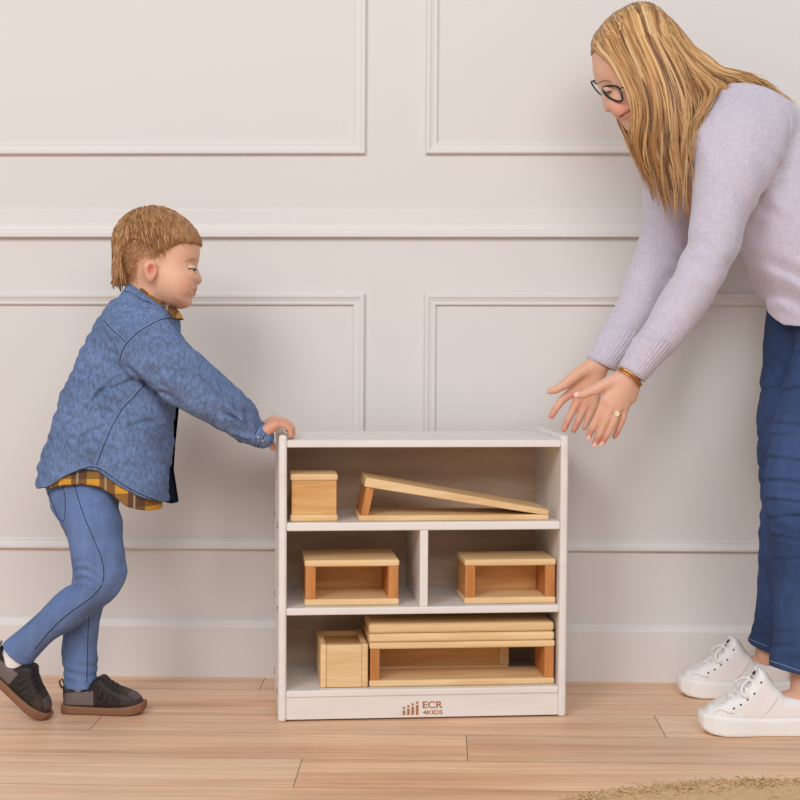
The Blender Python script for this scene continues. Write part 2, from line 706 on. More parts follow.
def sweep(st, n=18, cap=0.6):
    """limb through stations (x1, y1, x2, y2, depth, half depth): two outline points in the picture, and thickness"""
    rows = []
    for (x1, y1, x2, y2, D, hd) in st:
        rows.append(np.concatenate([Pc(x1, y1, D), Pc(x2, y2, D), [hd]]))
    s = spline(rows, n)
    L, Rr, hd = s[:, :3], s[:, 3:6], s[:, 6]
    ce = (L + Rr) / 2
    tg = np.gradient(ce, axis=0)
    tg /= np.linalg.norm(tg, axis=1)[:, None]
    sd = (Rr - L) / 2
    sd = sd - tg * (sd * tg).sum(1)[:, None]
    w = np.linalg.norm(sd, axis=1)
    sd = sd / w[:, None]
    m = max(w.max(), hd.max())
    lo, hi = ce.min(0) - m, ce.max(0) + m
    nseg = len(ce) - 1

    def fn(A, B, C):
        best = None
        for i in range(nseg):
            a = ce[i]
            d = ce[i + 1] - a
            Ls = d @ d + 1e-12
            tr = ((A - a[0]) * d[0] + (B - a[1]) * d[1] + (C - a[2]) * d[2]) / Ls
            t = np.clip(tr, 0, 1)
            over = (tr - t) * math.sqrt(Ls)
            x, y, z = A - a[0] - d[0] * tr, B - a[1] - d[1] * tr, C - a[2] - d[2] * tr
            s_ = sd[i] + sd[i + 1]
            s_ = s_ - d * (s_ @ d) / Ls
            s_ = s_ / np.linalg.norm(s_)
            v_ = np.cross(d / math.sqrt(Ls), s_)
            u = x * s_[0] + y * s_[1] + z * s_[2]
            v = x * v_[0] + y * v_[1] + z * v_[2]
            ru = w[i] + (w[i + 1] - w[i]) * t
            rv = hd[i] + (hd[i + 1] - hd[i]) * t
            re = np.minimum(ru, rv)
            if cap < 1 and (i == 0 or i == nseg - 1):
                out = (tr < 0) if i == 0 else (tr > 1)
                re = np.where(out, re * cap, re)
            k0 = np.sqrt((u / ru) ** 2 + (v / rv) ** 2 + (over / re) ** 2) + 1e-9
            k1 = np.sqrt((u / ru ** 2) ** 2 + (v / rv ** 2) ** 2 + (over / re ** 2) ** 2) + 1e-9
            q = k0 * (k0 - 1) / k1
            best = q if best is None else np.minimum(best, q)
        return best
    return fn, lo, hi


def wrinkle(A, B, C, seed, freqs, amp):
    r = np.random.default_rng(seed)
    out = 0
    for fq in freqs:
        d = r.normal(size=3)
        d /= np.linalg.norm(d)
        e = r.normal(size=3)
        ph = r.uniform(0, 6.28, 2)
        warp = 1.6 * np.sin(fq * 0.35 * (e[0] * A + e[1] * B + e[2] * C) + ph[0])
        x = np.sin(fq * (d[0] * A + d[1] * B + d[2] * C) + warp + ph[1])
        out = out + x / len(freqs)
    return amp * out


def mottled(V, base, spots):
    """own colour of each vertex: base blended towards spots (camera-frame centre, radius, colour, amount)"""
    c = np.tile(np.asarray(base, float), (len(V), 1))
    for ce, r, col, am in spots:
        r = np.asarray(r, float)
        d = np.sqrt((((V - np.asarray(ce)) / r) ** 2).sum(1))
        w = np.clip((1.25 - d) / 0.5, 0, 1)[:, None] * am
        c = c * (1 - w) + np.asarray(col) * w
    return c


BVH = {}


def bvh(o):
    if o.name not in BVH:
        off, q = np.zeros(3), o
        while q is not None:
            off = off + np.array(q.location)
            q = q.parent
        me = o.data
        v = np.empty(len(me.vertices) * 3, np.float32)
        me.vertices.foreach_get('co', v)
        v = v.reshape(-1, 3) + off
        BVH[o.name] = BVHTree.FromPolygons(v.tolist(), [tuple(p.vertices) for p in me.polygons])
    return BVH[o.name]


def hit(o, px, py):
    h = bvh(o).ray_cast(Vector(CAM), Vector(raydir(px, py)))
    return None if h[0] is None else (np.array(h[0]), np.array(h[1]))


def on_surface(o, pts, n=30, lift=0.0008):
    out = []
    for x, y in spline(pts, n):
        h = hit(o, x, y)
        if h:
            nn = h[1] if h[1] @ raydir(x, y) < 0 else -h[1]
            out.append(h[0] + nn * lift)
    return np.array(out)


def seam(name, o, paths, mat, parent, base, r=0.0011, lift=0.0004):
    ps = []
    for pts in paths:
        w = on_surface(o, pts, 40, lift)
        if len(w) > 2:
            ps.append(tube(w, r, 5))
    if ps:
        v, f = merge(ps)
        return put(name, v, f, mat, parent, base)

# ================================================================== THE SETTING
WA, WB = on_floor(50, 675.2), on_floor(675, 682.8)
EX = WB - WA
EX[2] = 0
EX /= np.linalg.norm(EX)
EN = np.array([EX[1], -EX[0], 0.0])            # out of the wall, towards the room
if EN[1] > 0:
    EN = -EN
W0 = on_floor(350, 678.8)                      # front of the baseboard on the floor
BT = 0.014                                     # baseboard thickness
WP = W0 - EN * BT                              # the wall's face


def wall_uv(px, py):
    d = raydir(px, py)
    t = ((WP - CAM) @ EN) / (d @ EN)
    q = CAM + d * t
    return (q - WP) @ EX, q[2]


def wpt(u, z, out):
    return WP + EX * u + EN * out + np.array([0, 0, z])


def prism(name, prof, u0, u1, mat, tilt=0.0):
    """a profile (out, z) run along the wall from u0 to u1"""
    v, f = [], []
    for u in (u0, u1):
        for o_, z in prof:
            v.append(wpt(u, z - u * tilt, o_))
    n = len(prof)
    for i in range(n):
        j = (i + 1) % n
        f.append((i, j, n + j, n + i))
    f.append(tuple(range(n))[::-1])
    f.append(tuple(range(n, 2 * n)))
    return structure(put(name, v, f, mat, None, tuple(WP), smooth=False))


TL = -0.005                                     # the panelling hangs a hair off level
prism('wall_back', [(0, -0.0), (0, 2.7), (-0.1, 2.7), (-0.1, 0)], -2.6, 2.6, 'wall')
# baseboard
zt = wall_uv(400, 621.5)[1]
prism('baseboard_back', [(BT, 0), (BT, zt - 0.016), (BT - 0.002, zt - 0.012), (0.005, zt), (0, zt), (0, 0)], -2.6, 2.6, 'trim')
# chair rail: flat band, cove, projecting lip
zz = [wall_uv(395, y)[1] for y in (209.5, 225, 231.5, 237.6)]
prism('trim_1', [(0, zz[0]), (0.004, zz[0] - 0.001), (0.006, zz[0] - 0.004), (0.006, zz[1] + 0.003), (0.010, zz[1]), (0.011, zz[1] - 0.006),
                 (0.012, zz[2] + 0.004), (0.017, zz[2]), (0.018, zz[2] - 0.004), (0.018, zz[3] + 0.001), (0.016, zz[3]), (0, zz[3])], -2.6, 2.6, 'trim', TL)


def moulding(name, u0, z0, u1, z1, w=0.026):
    """a picture-frame moulding with mitred corners"""
    prof = [(0.0, 0.0), (0.0, 0.007), (0.12, 0.0085), (0.25, 0.008), (0.5, 0.010), (0.72, 0.0135), (0.9, 0.0135), (1.0, 0.010), (1.0, 0.0)]
    v, f = [], []
    n = len(prof)
    for (cu, cz, su, sz) in ((u0, z0, 1, 1), (u1, z0, -1, 1), (u1, z1, -1, -1), (u0, z1, 1, -1)):
        for t, h in prof:
            k = (1 - t) * w
            uu = cu + su * k
            v.append(wpt(uu, cz + sz * k - uu * TL, h))
    for c in range(4):
        d = (c + 1) % 4
        for i in range(n - 1):
            f.append((c * n + i, d * n + i, d * n + i + 1, c * n + i + 1))
    return structure(put(name, v, f, 'trim', None, tuple(WP), smooth=False))


uL = wall_uv(364.8, 300)[0]
uR = wall_uv(424.8, 300)[0]
zu0 = wall_uv(395, 154.4)[1]
zl1 = wall_uv(395, 294)[1]
zl0 = wall_uv(395, 550)[1]
moulding('trim_2', uL - 1.05, zu0, uL, zu0 + 0.85)
moulding('trim_3', uR, zu0, uR + 1.05, zu0 + 0.85)
moulding('trim_4', uL - 1.05, zl0, uL, zl1)
moulding('trim_5', uR, zl0, uR + 1.05, zl1)

# floor: planks run along the wall; every row has its own staggered joints
ys = [on_floor(300, y) for y in (690.3, 711.5, 734.2, 758.2, 787.5)]
dist = [(q - W0) @ EN for q in ys]
pw = (dist[-1] - dist[0]) / 4
rows0 = dist[0] - 2 * pw
joint_px = {1: [(262, 684)], 2: [(95, 724), (660, 726)], 3: [(467, 748)], 4: [(298, 772)]}
fv, ff, fc = [], [], []


def fquad(u0, u1, d0, d1, z, col):
    i = len(fv)
    for u, d in ((u0, d0), (u1, d0), (u1, d1), (u0, d1)):
        q = W0 + EX * u + EN * d
        fv.append((q[0], q[1], z))
        fc.append(col)
    ff.append((i, i + 3, i + 2, i + 1))


pr = random.Random(3)
LP = float(np.linalg.norm(on_floor(660, 726) - on_floor(95, 724)))
g = 0.0007
for r in range(-1, 22):
    d0 = rows0 + r * pw
    d1 = d0 + pw
    if d1 < -0.02:
        continue
    L = LP
    off = pr.uniform(0, L)
    key = {1: 1, 2: None, 3: 2, 4: 3, 5: 4}.get(r)
    if r == 1:
        off = (on_floor(262, 684) - W0) @ EX
    if r == 2:
        off = (on_floor(420, 700) - W0) @ EX
    if r == 3:
        off = (on_floor(660, 726) - W0) @ EX
    if r == 4:
        off = (on_floor(467, 748) - W0) @ EX
    if r == 5:
        off = (on_floor(298, 772) - W0) @ EX
    k0 = int((-2.6 - off) // L)
    u = off + k0 * L
    while u < 2.6:
        fquad(max(u, -2.6) + g, min(u + L, 2.6) - g, max(d0, -0.1) + g, d1 - g, 0.0, (pr.random(), pr.random(), pr.random()))
        u += L
o = put('floor', fv, ff, 'floor', None, (0, 0, 0), smooth=False, colors=fc)
structure(o)
MAT['groove'] = mat_plain('floor_groove', srgb(120, 86, 62), rough=0.8)
o.data.materials.append(MAT['groove'])
bm = bmesh.new()
bm.from_mesh(o.data)
q = [W0 + EX * u + EN * d for u, d in ((-2.6, -0.1), (2.6, -0.1), (2.6, rows0 + 22 * pw), (-2.6, rows0 + 22 * pw))]
for z in (-0.0012, -0.06):
    f = bm.faces.new([bm.verts.new((p[0], p[1], z)) for p in q])
    f.material_index = 1
bm.to_mesh(o.data)
bm.free()

# ================================================================== SHELF UNIT
TH = math.radians(6.0)
S0 = on_floor(278, 722.5)
SM = Matrix.Translation(Vector(S0)) @ Matrix.Rotation(TH, 4, 'Z')
SMi = SM.inverted()
SW, SD, SH, ST = 0.617, 0.288, 0.606, 0.0175


def sray(px, py, y):
    """picture point -> (x, z) on the shelf's own plane at depth y"""
    a = SMi @ Vector(CAM)
    d = SMi.to_3x3() @ Vector(raydir(px, py))
    t = (y - a.y) / d.y
    return a.x + d.x * t, a.z + d.z * t


def s2c(x, y, z):
    return w2c(np.array(SM @ Vector((x, y, z))))


shelf = empty('storage_shelf', S0, TH)
tag(shelf, 'whitewashed wooden storage shelf with three tiers holding hollow wooden blocks', 'shelf')
lp = box_obj('side_panel', (0, 0, 0), (ST, SD, SH), 'shelf', shelf, 0.006, 3)
rp_ = box_obj('side_panel', (SW - ST, 0, 0), (SW, SD, SH), 'shelf', shelf, 0.006, 3)
x0, x1 = ST, SW - ST
zs = lambda y: sray(287, y, 0.0)[1]
zT1, zT0 = zs(440.5), zs(447.6)
zA1, zA0 = zs(523.2), zs(531.4)
zB1, zB0 = zs(608.6), zs(615.8)
zC1, zC0 = zs(691.3), zs(698.0)
box_obj('top_board', (x0, 0.001, zT0), (x1, SD - 0.006, zT1), 'shelf', shelf, 0.002)
box_obj('shelf_board', (x0, 0.001, zA0), (x1, SD - 0.006, zA1), 'shelf', shelf, 0.0025)
box_obj('shelf_board', (x0, 0.001, zB0), (x1, SD - 0.006, zB1), 'shelf', shelf, 0.0025)
box_obj('bottom_board', (x0, 0.001, zC0), (x1, SD - 0.006, zC1), 'shelf', shelf, 0.0025)
xd0, xd1 = sray(420, 570, 0)[0], sray(428.2, 570, 0)[0]
box_obj('divider', (xd0, 0.002, zB1), (xd1, SD - 0.006, zA0), 'shelf', shelf, 0.002)
box_obj('back_panel', (x0, SD - 0.006, 0.03), (x1, SD, zT1 - 0.001), 'shelf_inner_shade', shelf, 0.0)
kick = box_obj('kick_board', (x0, 0.004, 0.004), (x1, 0.02, zC0), 'shelf', shelf, 0.001)
for (yy, pyy) in ((0.26, 511), (0.06, 525), (0.26, 590), (0.06, 607), (0.26, 667), (0.06, 690)):
    for dz in (-0.004, 0.004):
        zc_ = {511: zA1 - 0.012, 525: zA1 - 0.012, 590: zB1 - 0.012, 607: zB1 - 0.012, 667: zC1 - 0.012, 690: zC1 - 0.012}[pyy] + dz
        bm = bmesh.new()
        bmesh.ops.create_cone(bm, cap_ends=True, segments=12, radius1=0.0024, radius2=0.0024, depth=0.002,
                              matrix=Matrix.Rotation(math.pi / 2, 4, 'Y'))
        from_bm('screw_hole', bm, 'hole', lp, (-ST / 2 - 0.0004, yy - SD / 2, zc_))

# printed logo on the kick board
lv, lf = [], []


def lrect(pxa, pya, pxb, pyb):
    i = len(lv)
    for a, b in ((pxa, pyb), (pxb, pyb), (pxb, pya), (pxa, pya)):
        x, z = sray(a, b, 0.0034)
        lv.append((x, 0.0034, z))
    lf.append((i, i + 1, i + 2, i + 3))


def ldisc(px_, py_, r):
    i = len(lv)
    for k in range(12):
        x, z = sray(px_ + r * math.cos(k * math.pi / 6), py_ - r * math.sin(k * math.pi / 6), 0.0034)
        lv.append((x, 0.0034, z))
    lf.append(tuple(range(i, i + 12)))


for k, (cx, top) in enumerate(((404.0, 710.4), (408.4, 708.6), (412.7, 706.7), (417.2, 704.9))):
    lrect(cx - 1.35, top, cx + 1.35, 715.0 - 0.05 * k)
    ldisc(cx, top - 2.3, 1.3)
bm = bmesh.new()
for f in lf:
    bm.faces.new([bm.verts.new(lv[i]) for i in f])
from_bm('logo_figures', bm, 'logo', shelf)


def lettering(name, text, pxa, pya, pxb, pyb):
    cu = bpy.data.curves.new(name, 'FONT')
    cu.body = text
    cu.size = 1.0
    cu.offset = 0.022
    tmp = bpy.data.objects.new(name, cu)
    COL.objects.link(tmp)
    bpy.context.view_layer.update()
    me = bpy.data.meshes.new_from_object(tmp.evaluated_get(bpy.context.evaluated_depsgraph_get()))
    bpy.data.objects.remove(tmp)
    xs = [v.co.x for v in me.vertices]
    ysv = [v.co.y for v in me.vertices]
    xa, za = sray(pxa, pyb, 0.0034)
    xb, zb = sray(pxb, pya, 0.0034)
    for v in me.vertices:
        u = (v.co.x - min(xs)) / (max(xs) - min(xs))
        w = (v.co.y - min(ysv)) / (max(ysv) - min(ysv))
        v.co = (xa + u * (xb - xa), 0.0034, za + w * (zb - za))
    me.materials.append(MAT['logo'])
    o_ = bpy.data.objects.new(name, me)
    COL.objects.link(o_)
    o_.parent = shelf
    return o_


lettering('logo_lettering', 'ECR', 422.6, 701.0, 442.8, 708.4)
lettering('logo_lettering', '4KIDS', 422.6, 710.0, 442.8, 714.6)

# ================================================================== BLOCKS
PB = 0.0145


def block_root(name, x, y, z, label, cat='block', group='hollow wooden building blocks', rz=0.0):
    o_ = empty(name, tuple(SM @ Vector((x, y, z))), TH + rz)
    return tag(o_, label, cat, group)


G1 = 0.0004
# A: cube block, upper shelf
yf = 0.022
xa, xb = sray(290.3, 500, yf)[0], sray(338, 500, yf)[0]
h = sray(300, 474.3, yf)[1] - zA1
w, d = xb - xa, 0.095
t = block_root('hollow_block', xa + w / 2, yf, zA1 + G1, 'small cube shaped pine block at the left of the top tier')
box_obj('board', (-w / 2, 0, 0), (w / 2, d, PB), 'pine', t, 0.004, 3)
box_obj('board', (-w / 2, 0, h - PB), (w / 2, d, h), 'pine', t, 0.004, 3)
box_obj('front_panel', (-w / 2 + 0.003, 0.002, PB), (w / 2 - 0.003, 0.016, h - PB), 'pine_face', t, 0.001)
box_obj('side_panel', (-w / 2 + 0.003, 0.016, PB), (-w / 2 + 0.017, d - 0.004, h - PB), 'pine_face', t, 0.001)
box_obj('side_panel', (w / 2 - 0.017, 0.016, PB), (w / 2 - 0.003, d - 0.004, h - PB), 'pine_face', t, 0.001)

# B: ramp
yf = 0.02
xa, xb = sray(358.5, 518, yf)[0], sray(549, 518, yf)[0]
L, d = xb - xa, 0.13
t = block_root('ramp_block', xa, yf, zA1 + G1, 'long wedge shaped pine ramp block on the top tier')
tb = 0.012
box_obj('base_board', (0, 0, 0), (L, d, tb), 'pine', t, 0.003, 3)


def slab(name, quad, d0, d1, mat, parent, bev=0.0025):
    bm = bmesh.new()
    ring = [[bm.verts.new((x, y, z)) for (x, z) in quad] for y in (d0, d1)]
    n = len(quad)
    bm.faces.new(ring[0])
    bm.faces.new(ring[1][::-1])
    for i in range(n):
        j = (i + 1) % n
        bm.faces.new((ring[0][j], ring[0][i], ring[1][i], ring[1][j]))
    bmesh.ops.recalc_face_normals(bm, faces=bm.faces)
    bmesh.ops.bevel(bm, geom=list(bm.edges), offset=bev, segments=2, affect='EDGES', profile=0.5)
    return from_bm(name, bm, mat, parent)


def loc(px, py):
    x, z = sray(px, py, yf)
    return x - xa, z - zA1


q1, q2, q3, q4 = loc(366, 477.5), loc(549, 512), loc(549, 516.2), loc(364.5, 487)
zr = tb + 0.0005
slab('sloping_board', [q1, (q2[0], zr + 0.009), (q2[0], zr), (q2[0] - 0.02, zr), q4], 0, d, 'pine', t, 0.002)
e1, e2 = loc(366.5, 487.5), loc(374.5, 489)
slab('end_board', [(0.005, tb), (0.021, tb), (e2[0], e2[1]), (e1[0], e1[1])], 0.004, d - 0.004, 'pine_end', t, 0.001)


def hollow(xa, xb, yf, zb, h, d, label, rz=0.0, back=False, eb=0.0215, inset=0.002, name='hollow_block'):
    """two boards held apart by a board at either end"""
    w = xb - xa
    t = block_root(name, xa, yf, zb + G1, label, rz=rz)
    box_obj('board', (0, 0, 0), (w, d, PB), 'pine', t, 0.0045, 3)
    box_obj('board', (0, 0, h - PB), (w, d, h), 'pine', t, 0.0045, 3)
    box_obj('end_board', (inset, 0.003, PB), (inset + eb, d - 0.003, h - PB), 'pine_end', t, 0.001)
    box_obj('end_board', (w - inset - eb, 0.003, PB), (w - inset, d - 0.003, h - PB), 'pine_end', t, 0.001)
    if back:
        box_obj('back_panel', (inset + eb, d - 0.018, PB), (w - inset - eb, d - 0.005, h - PB), 'pine_face', t, 0.001)
    return t


# C, D: half hollow blocks on the middle tier
yf = 0.022
xa, xb = sray(304.6, 580, yf)[0], sray(399.5, 580, yf)[0]
hollow(xa, xb, yf, zB1, sray(350, 560.2, yf)[1] - zB1, 0.165, 'open pine block in the left cubby of the middle tier', back=True)
xa, xb = sray(464.5, 580, yf)[0], sray(558.6, 580, yf)[0]
hollow(xa, min(xb, x1 - 0.003), yf, zB1, sray(510, 559.4, yf)[1] - zB1, 0.125, 'open pine block in the right cubby of the middle tier', back=True)

# E: upright block on the bottom tier
yf = 0.02
xa, xb = sray(320.3, 670, yf)[0], sray(368.2, 670, yf)[0]
w, h, d = xb - xa, sray(340, 644.6, yf)[1] - zC1, 0.175
t = block_root('hollow_block', xa, yf, zC1 + G1, 'pine block standing on its end at the left of the bottom tier')
box_obj('board', (0, 0, 0), (PB * 0.95, d, h), 'pine', t, 0.0045, 3)
box_obj('board', (w - PB * 0.95, 0, 0), (w, d, h), 'pine', t, 0.0045, 3)
box_obj('front_panel', (PB * 0.95, 0.002, 0.001), (w - PB * 0.95, 0.02, h - 0.002), 'pine', t, 0.001)
box_obj('back_panel', (PB * 0.95, d - 0.02, 0.001), (w - PB * 0.95, d - 0.002, h - 0.002), 'pine', t, 0.001)
box_obj('inner_board', (PB * 0.95, 0.02, 0.001), (w - PB * 0.95, d - 0.02, h - 0.012), 'pine_face', t, 0.001)

# F: long hollow block
xa, xb = sray(368.9, 670, yf)[0] + 0.001, min(sray(557, 670, yf)[0], x1 - 0.004)
hF = sray(460, 641.8, yf)[1] - zC1
hollow(xa, xb, yf, zC1, hF, 0.12, 'long open pine block on the bottom tier under two planks', eb=0.02, inset=0.002)
FX = (xa, xb)
# the block behind it, seen through the opening
xe = sray(509, 660, 0.16)[0]
t = block_root('hollow_block', xa, 0.155, zC1 + G1, 'closed pine block behind the long open block of the bottom tier')
wb = xe - xa
box_obj('board', (0, 0, 0), (wb, 0.11, PB), 'pine', t, 0.0045, 3)
box_obj('board', (0, 0, hF - PB), (wb, 0.11, hF), 'pine', t, 0.0045, 3)
box_obj('front_panel', (0.02, 0.004, PB), (wb - 0.022, 0.018, hF - PB), 'pine_face', t, 0.001)
box_obj('end_board', (0.001, 0.002, PB), (0.02, 0.108, hF - PB), 'pine', t, 0.001)
box_obj('end_board', (wb - 0.022, 0.001, PB), (wb - 0.001, 0.108, hF - PB), 'pine', t, 0.001)

# G: two planks lying on F
z1 = zC1 + G1 + hF
z2 = sray(460, 632.7, yf)[1]
z3 = sray(460, 623.2, yf)[1]
p1 = box_obj('wooden_plank', (FX[0] - 0.0015, yf - 0.001, 0), (FX[1] - 0.001, yf + 0.118, z2 - z1 - 0.0005), 'pine', None, 0.0065, 4)
p1.matrix_world = SM @ Matrix.Translation((0, 0, z1 + 0.0003)) @ Matrix.Translation(p1.location)
tag(p1, 'thin pine plank sandwiched between the top plank and the long open block', 'plank', 'planks on the long block')
p2 = box_obj('wooden_plank', (FX[0] - 0.0015, yf - 0.001, 0), (FX[1] - 0.002, yf + 0.118, z3 - z2), 'pine', None, 0.0075, 4)
p2.matrix_world = SM @ Matrix.Translation((0, 0, z2 + 0.0004)) @ Matrix.Translation(p2.location)
tag(p2, 'thick pine plank on top of the bottom tier stack', 'plank', 'planks on the long block')

# ================================================================== RUG
rc = on_floor(765, 785.5)
RR = 0.62
rcen = np.array([rc[0], rc[1] - RR, 0.0])
rv, rf = [], []
NA, NR = 220, 34
rr_ = random.Random(5)
for i in range(NR + 1):
    rad = RR * (1 - i / NR * 0.98)
    for k in range(NA):
        a = 2 * math.pi * k / NA
        q = rad + rr_.uniform(-0.003, 0.003) * (2 if i == 0 else 1)
        z = 0.0005 if i == 0 else 0.010 + 0.003 * abs(math.sin(i * 1.57)) + rr_.uniform(-0.0022, 0.0022)
        rv.append((rcen[0] + q * math.cos(a), rcen[1] + q * math.sin(a), z))
for i in range(NR):
    for k in range(NA):
        l = (k + 1) % NA
        rf.append((i * NA + k, i * NA + l, (i + 1) * NA + l, (i + 1) * NA + k))
rug = put('rug', rv, rf, 'rug', None, tuple(rcen))
tag(rug, 'woven tan jute rug with a fuzzy edge on the floor', 'rug')
ps = []
for k in range(1400):
    a = rr_.uniform(0.25 * math.pi, 0.95 * math.pi)
    q = RR - abs(rr_.gauss(0, 0.03))
    p0 = np.array([rcen[0] + q * math.cos(a), rcen[1] + q * math.sin(a), 0.0095])
    b = rr_.uniform(0, 2 * math.pi)
    L = rr_.uniform(0.008, 0.022)
    dv = np.array([math.cos(b) * L, math.sin(b) * L, rr_.uniform(0.001, 0.007)])
    p2_ = p0 + dv
    p2_[2] = max(0.003, p2_[2])
    ps.append(tube([p0, p0 + dv * 0.5 + np.array([0, 0, 0.003]), p2_], [0.0012, 0.0011, 0.0006], 4))
v, f = merge(ps)
fb = put('fibre_fuzz', v, f, 'rug', rug, tuple(rcen))
fb['kind'] = 'stuff'

# ================================================================== CHILD
def cam_base(o_world):
    return np.asarray(o_world)


SKIN_B = np.array(srgb(226, 176, 148))
bbase = on_floor(100, 712)
DH = 3.39                                             # head and spine depth
head_px = [(199.6, 246), (199.8, 252), (199.2, 258), (198.6, 261), (197.4, 264.5), (197.0, 267.5), (198.2, 271.0), (200.2, 275),
           (201.7, 278.4), (201.4, 281.2), (198.6, 283.2), (196.3, 284.2), (195.9, 286), (196.6, 288.2), (195.6, 290.2), (193.6, 291.3),
           (195.0, 292.6), (194.8, 294.6), (192.2, 296.4), (190.6, 298.5), (191.2, 301.5), (190.2, 304.8), (187.0, 307.4), (181, 308.3),
           (172, 306), (163, 302), (156, 297), (148, 290), (135, 288), (124, 278), (118.5, 262), (118, 244), (122, 226), (134, 213), (150, 208.5),
           (168, 210.5), (183, 218), (193, 229), (198, 239)]
hp = px_poly(head_px, DH)
hc = Pc(157, 250, DH)
bones = []
H = 0.0022
lo = Pc(-40, 735, 3.55)
hi = Pc(320, 200, 3.55)
g = Grid([lo[0] - 0.02, lo[1] - 0.02, 3.19], [hi[0] + 0.02, hi[1] + 0.02, 3.62], H)


def ln(px, py, D):
    return Pc(px, py, D)


# head
g.add(infl(hp, DH, 0.060, 0.052))
g.add(ell(Pc(150, 244, DH), (0.072, 0.070, 0.0715)), 0.02)
g.add(ell(Pc(172, 284, DH), (0.036, 0.042, 0.050), rot_ab(-20)), 0.03)
for s_ in (-1, 1):
    g.add(ell(Pc(180, 283, DH + s_ * 0.036), (0.022, 0.024, 0.018)), 0.02)          # cheeks
    g.add(ell(Pc(195.8, 267.6, DH + s_ * 0.034), (0.0135, 0.0085, 0.014)), 0.008, 's')  # eye hollows
    g.add(ell(Pc(196.6, 281.5, DH + s_ * 0.0075), (0.007, 0.0055, 0.006)), 0.006)      # nostril wings
g.add(caps([Pc(190.5, 291.6, DH - 0.022), Pc(194.2, 291.3, DH - 0.010), Pc(194.6, 291.2, DH + 0.010), Pc(190.5, 291.6, DH + 0.022)], [0.0014, 0.0018, 0.0018, 0.0014]), 0.003, 's')
# upper lids lowered over the eyes
for s_ in (-1, 1):
    e = Pc(191.8, 268.4, DH + s_ * 0.0320)
    fl_, l_, h_ = ell(e, (0.0088, 0.0084, 0.0106))
    g.add(((lambda A, B, C, f=fl_, e=e: np.maximum(f(A, B, C), (e[1] - 0.0005 + 0.15 * (A - e[0])) - B)), l_, h_), 0.003)
    g.add(caps([Pc(187.0, 271.6, DH + s_ * 0.0425), Pc(191.5, 272.4, DH + s_ * 0.040), Pc(196.5, 271.6, DH + s_ * 0.030)], [0.0022, 0.0024, 0.002]), 0.006)
# ears
for s_ in (-1, 1):
    e = DH + s_ * 0.073
    g.add(caps([Pc(150.5, 280.5, e - s_ * 0.008), Pc(147, 272, e), Pc(146, 266, e + s_ * 0.004), Pc(149.5, 262.6, e + s_ * 0.003), Pc(154.5, 264, e)],
               [0.0052, 0.006, 0.006, 0.0052, 0.0042]), 0.006)
    g.add(ell(Pc(150.5, 271, e - s_ * 0.004), (0.0135, 0.0205, 0.0075), rot_ab(-8)), 0.006)
    g.add(ell(Pc(151.5, 270.5, e + s_ * 0.006), (0.0070, 0.0115, 0.0085), rot_ab(-8)), 0.003, 's')
# neck, trunk (under the clothes)
g.add(caps([Pc(150, 282, DH), Pc(137, 318, DH)], [0.040, 0.043]), 0.02)
g.add(caps([Pc(134, 325, DH), Pc(118, 370, DH), Pc(92, 455, DH), Pc(86, 492, DH)], [0.052, 0.066, 0.062, 0.062]), 0.02)
# arms: near (right), far (left)
hw = [s2c(-0.043, 0.048, 0.598), s2c(-0.043, 0.168, 0.598)]
g.add(caps([Pc(143, 340, 3.335), Pc(148, 348, 3.285), Pc(200, 391, 3.285), hw[0]], [0.036, 0.030, 0.024, 0.0175]), 0.012)
g.add(caps([Pc(150, 338, 3.45), Pc(155, 345, 3.48), Pc(206, 388, 3.49), hw[1]], [0.036, 0.030, 0.024, 0.0175]), 0.012)
# hands gripping the panel
for i, (yc, s_) in enumerate(((0.048, 1), (0.168, -1))):
    def L(x, y, z):
        return s2c(x, yc + s_ * y, z)
    wr = L(-0.040, 0.0, 0.600)
    for fy, sz, fx in ((0.026, 0.97, 0.0), (0.0095, 1.0, 0.002), (-0.007, 0.97, 0.0005), (-0.0225, 0.86, -0.003)):
        k = L(-0.006, fy, 0.6295 - 0.002 * abs(fy) / 0.02)
        g.add(caps([wr, L(-0.024, fy * 0.8, 0.615), k], [0.0130, 0.0125, 0.0105]), 0.006)
        r = 0.0075 * sz
        g.add(caps([k, L(0.014 + fx, fy, 0.6265), L(0.0275 + fx, fy, 0.6175), L(0.0285 + fx, fy, 0.6035 + 0.006 * (1 - sz))],
                   [0.0088 * sz, r * 1.05, r, r * 0.86]), 0.0035)
    g.add(caps([L(-0.030, 0.012, 0.598), L(-0.020, 0.022, 0.590), L(-0.0095, 0.024, 0.574)], [0.0125, 0.0088, 0.0068]), 0.006)
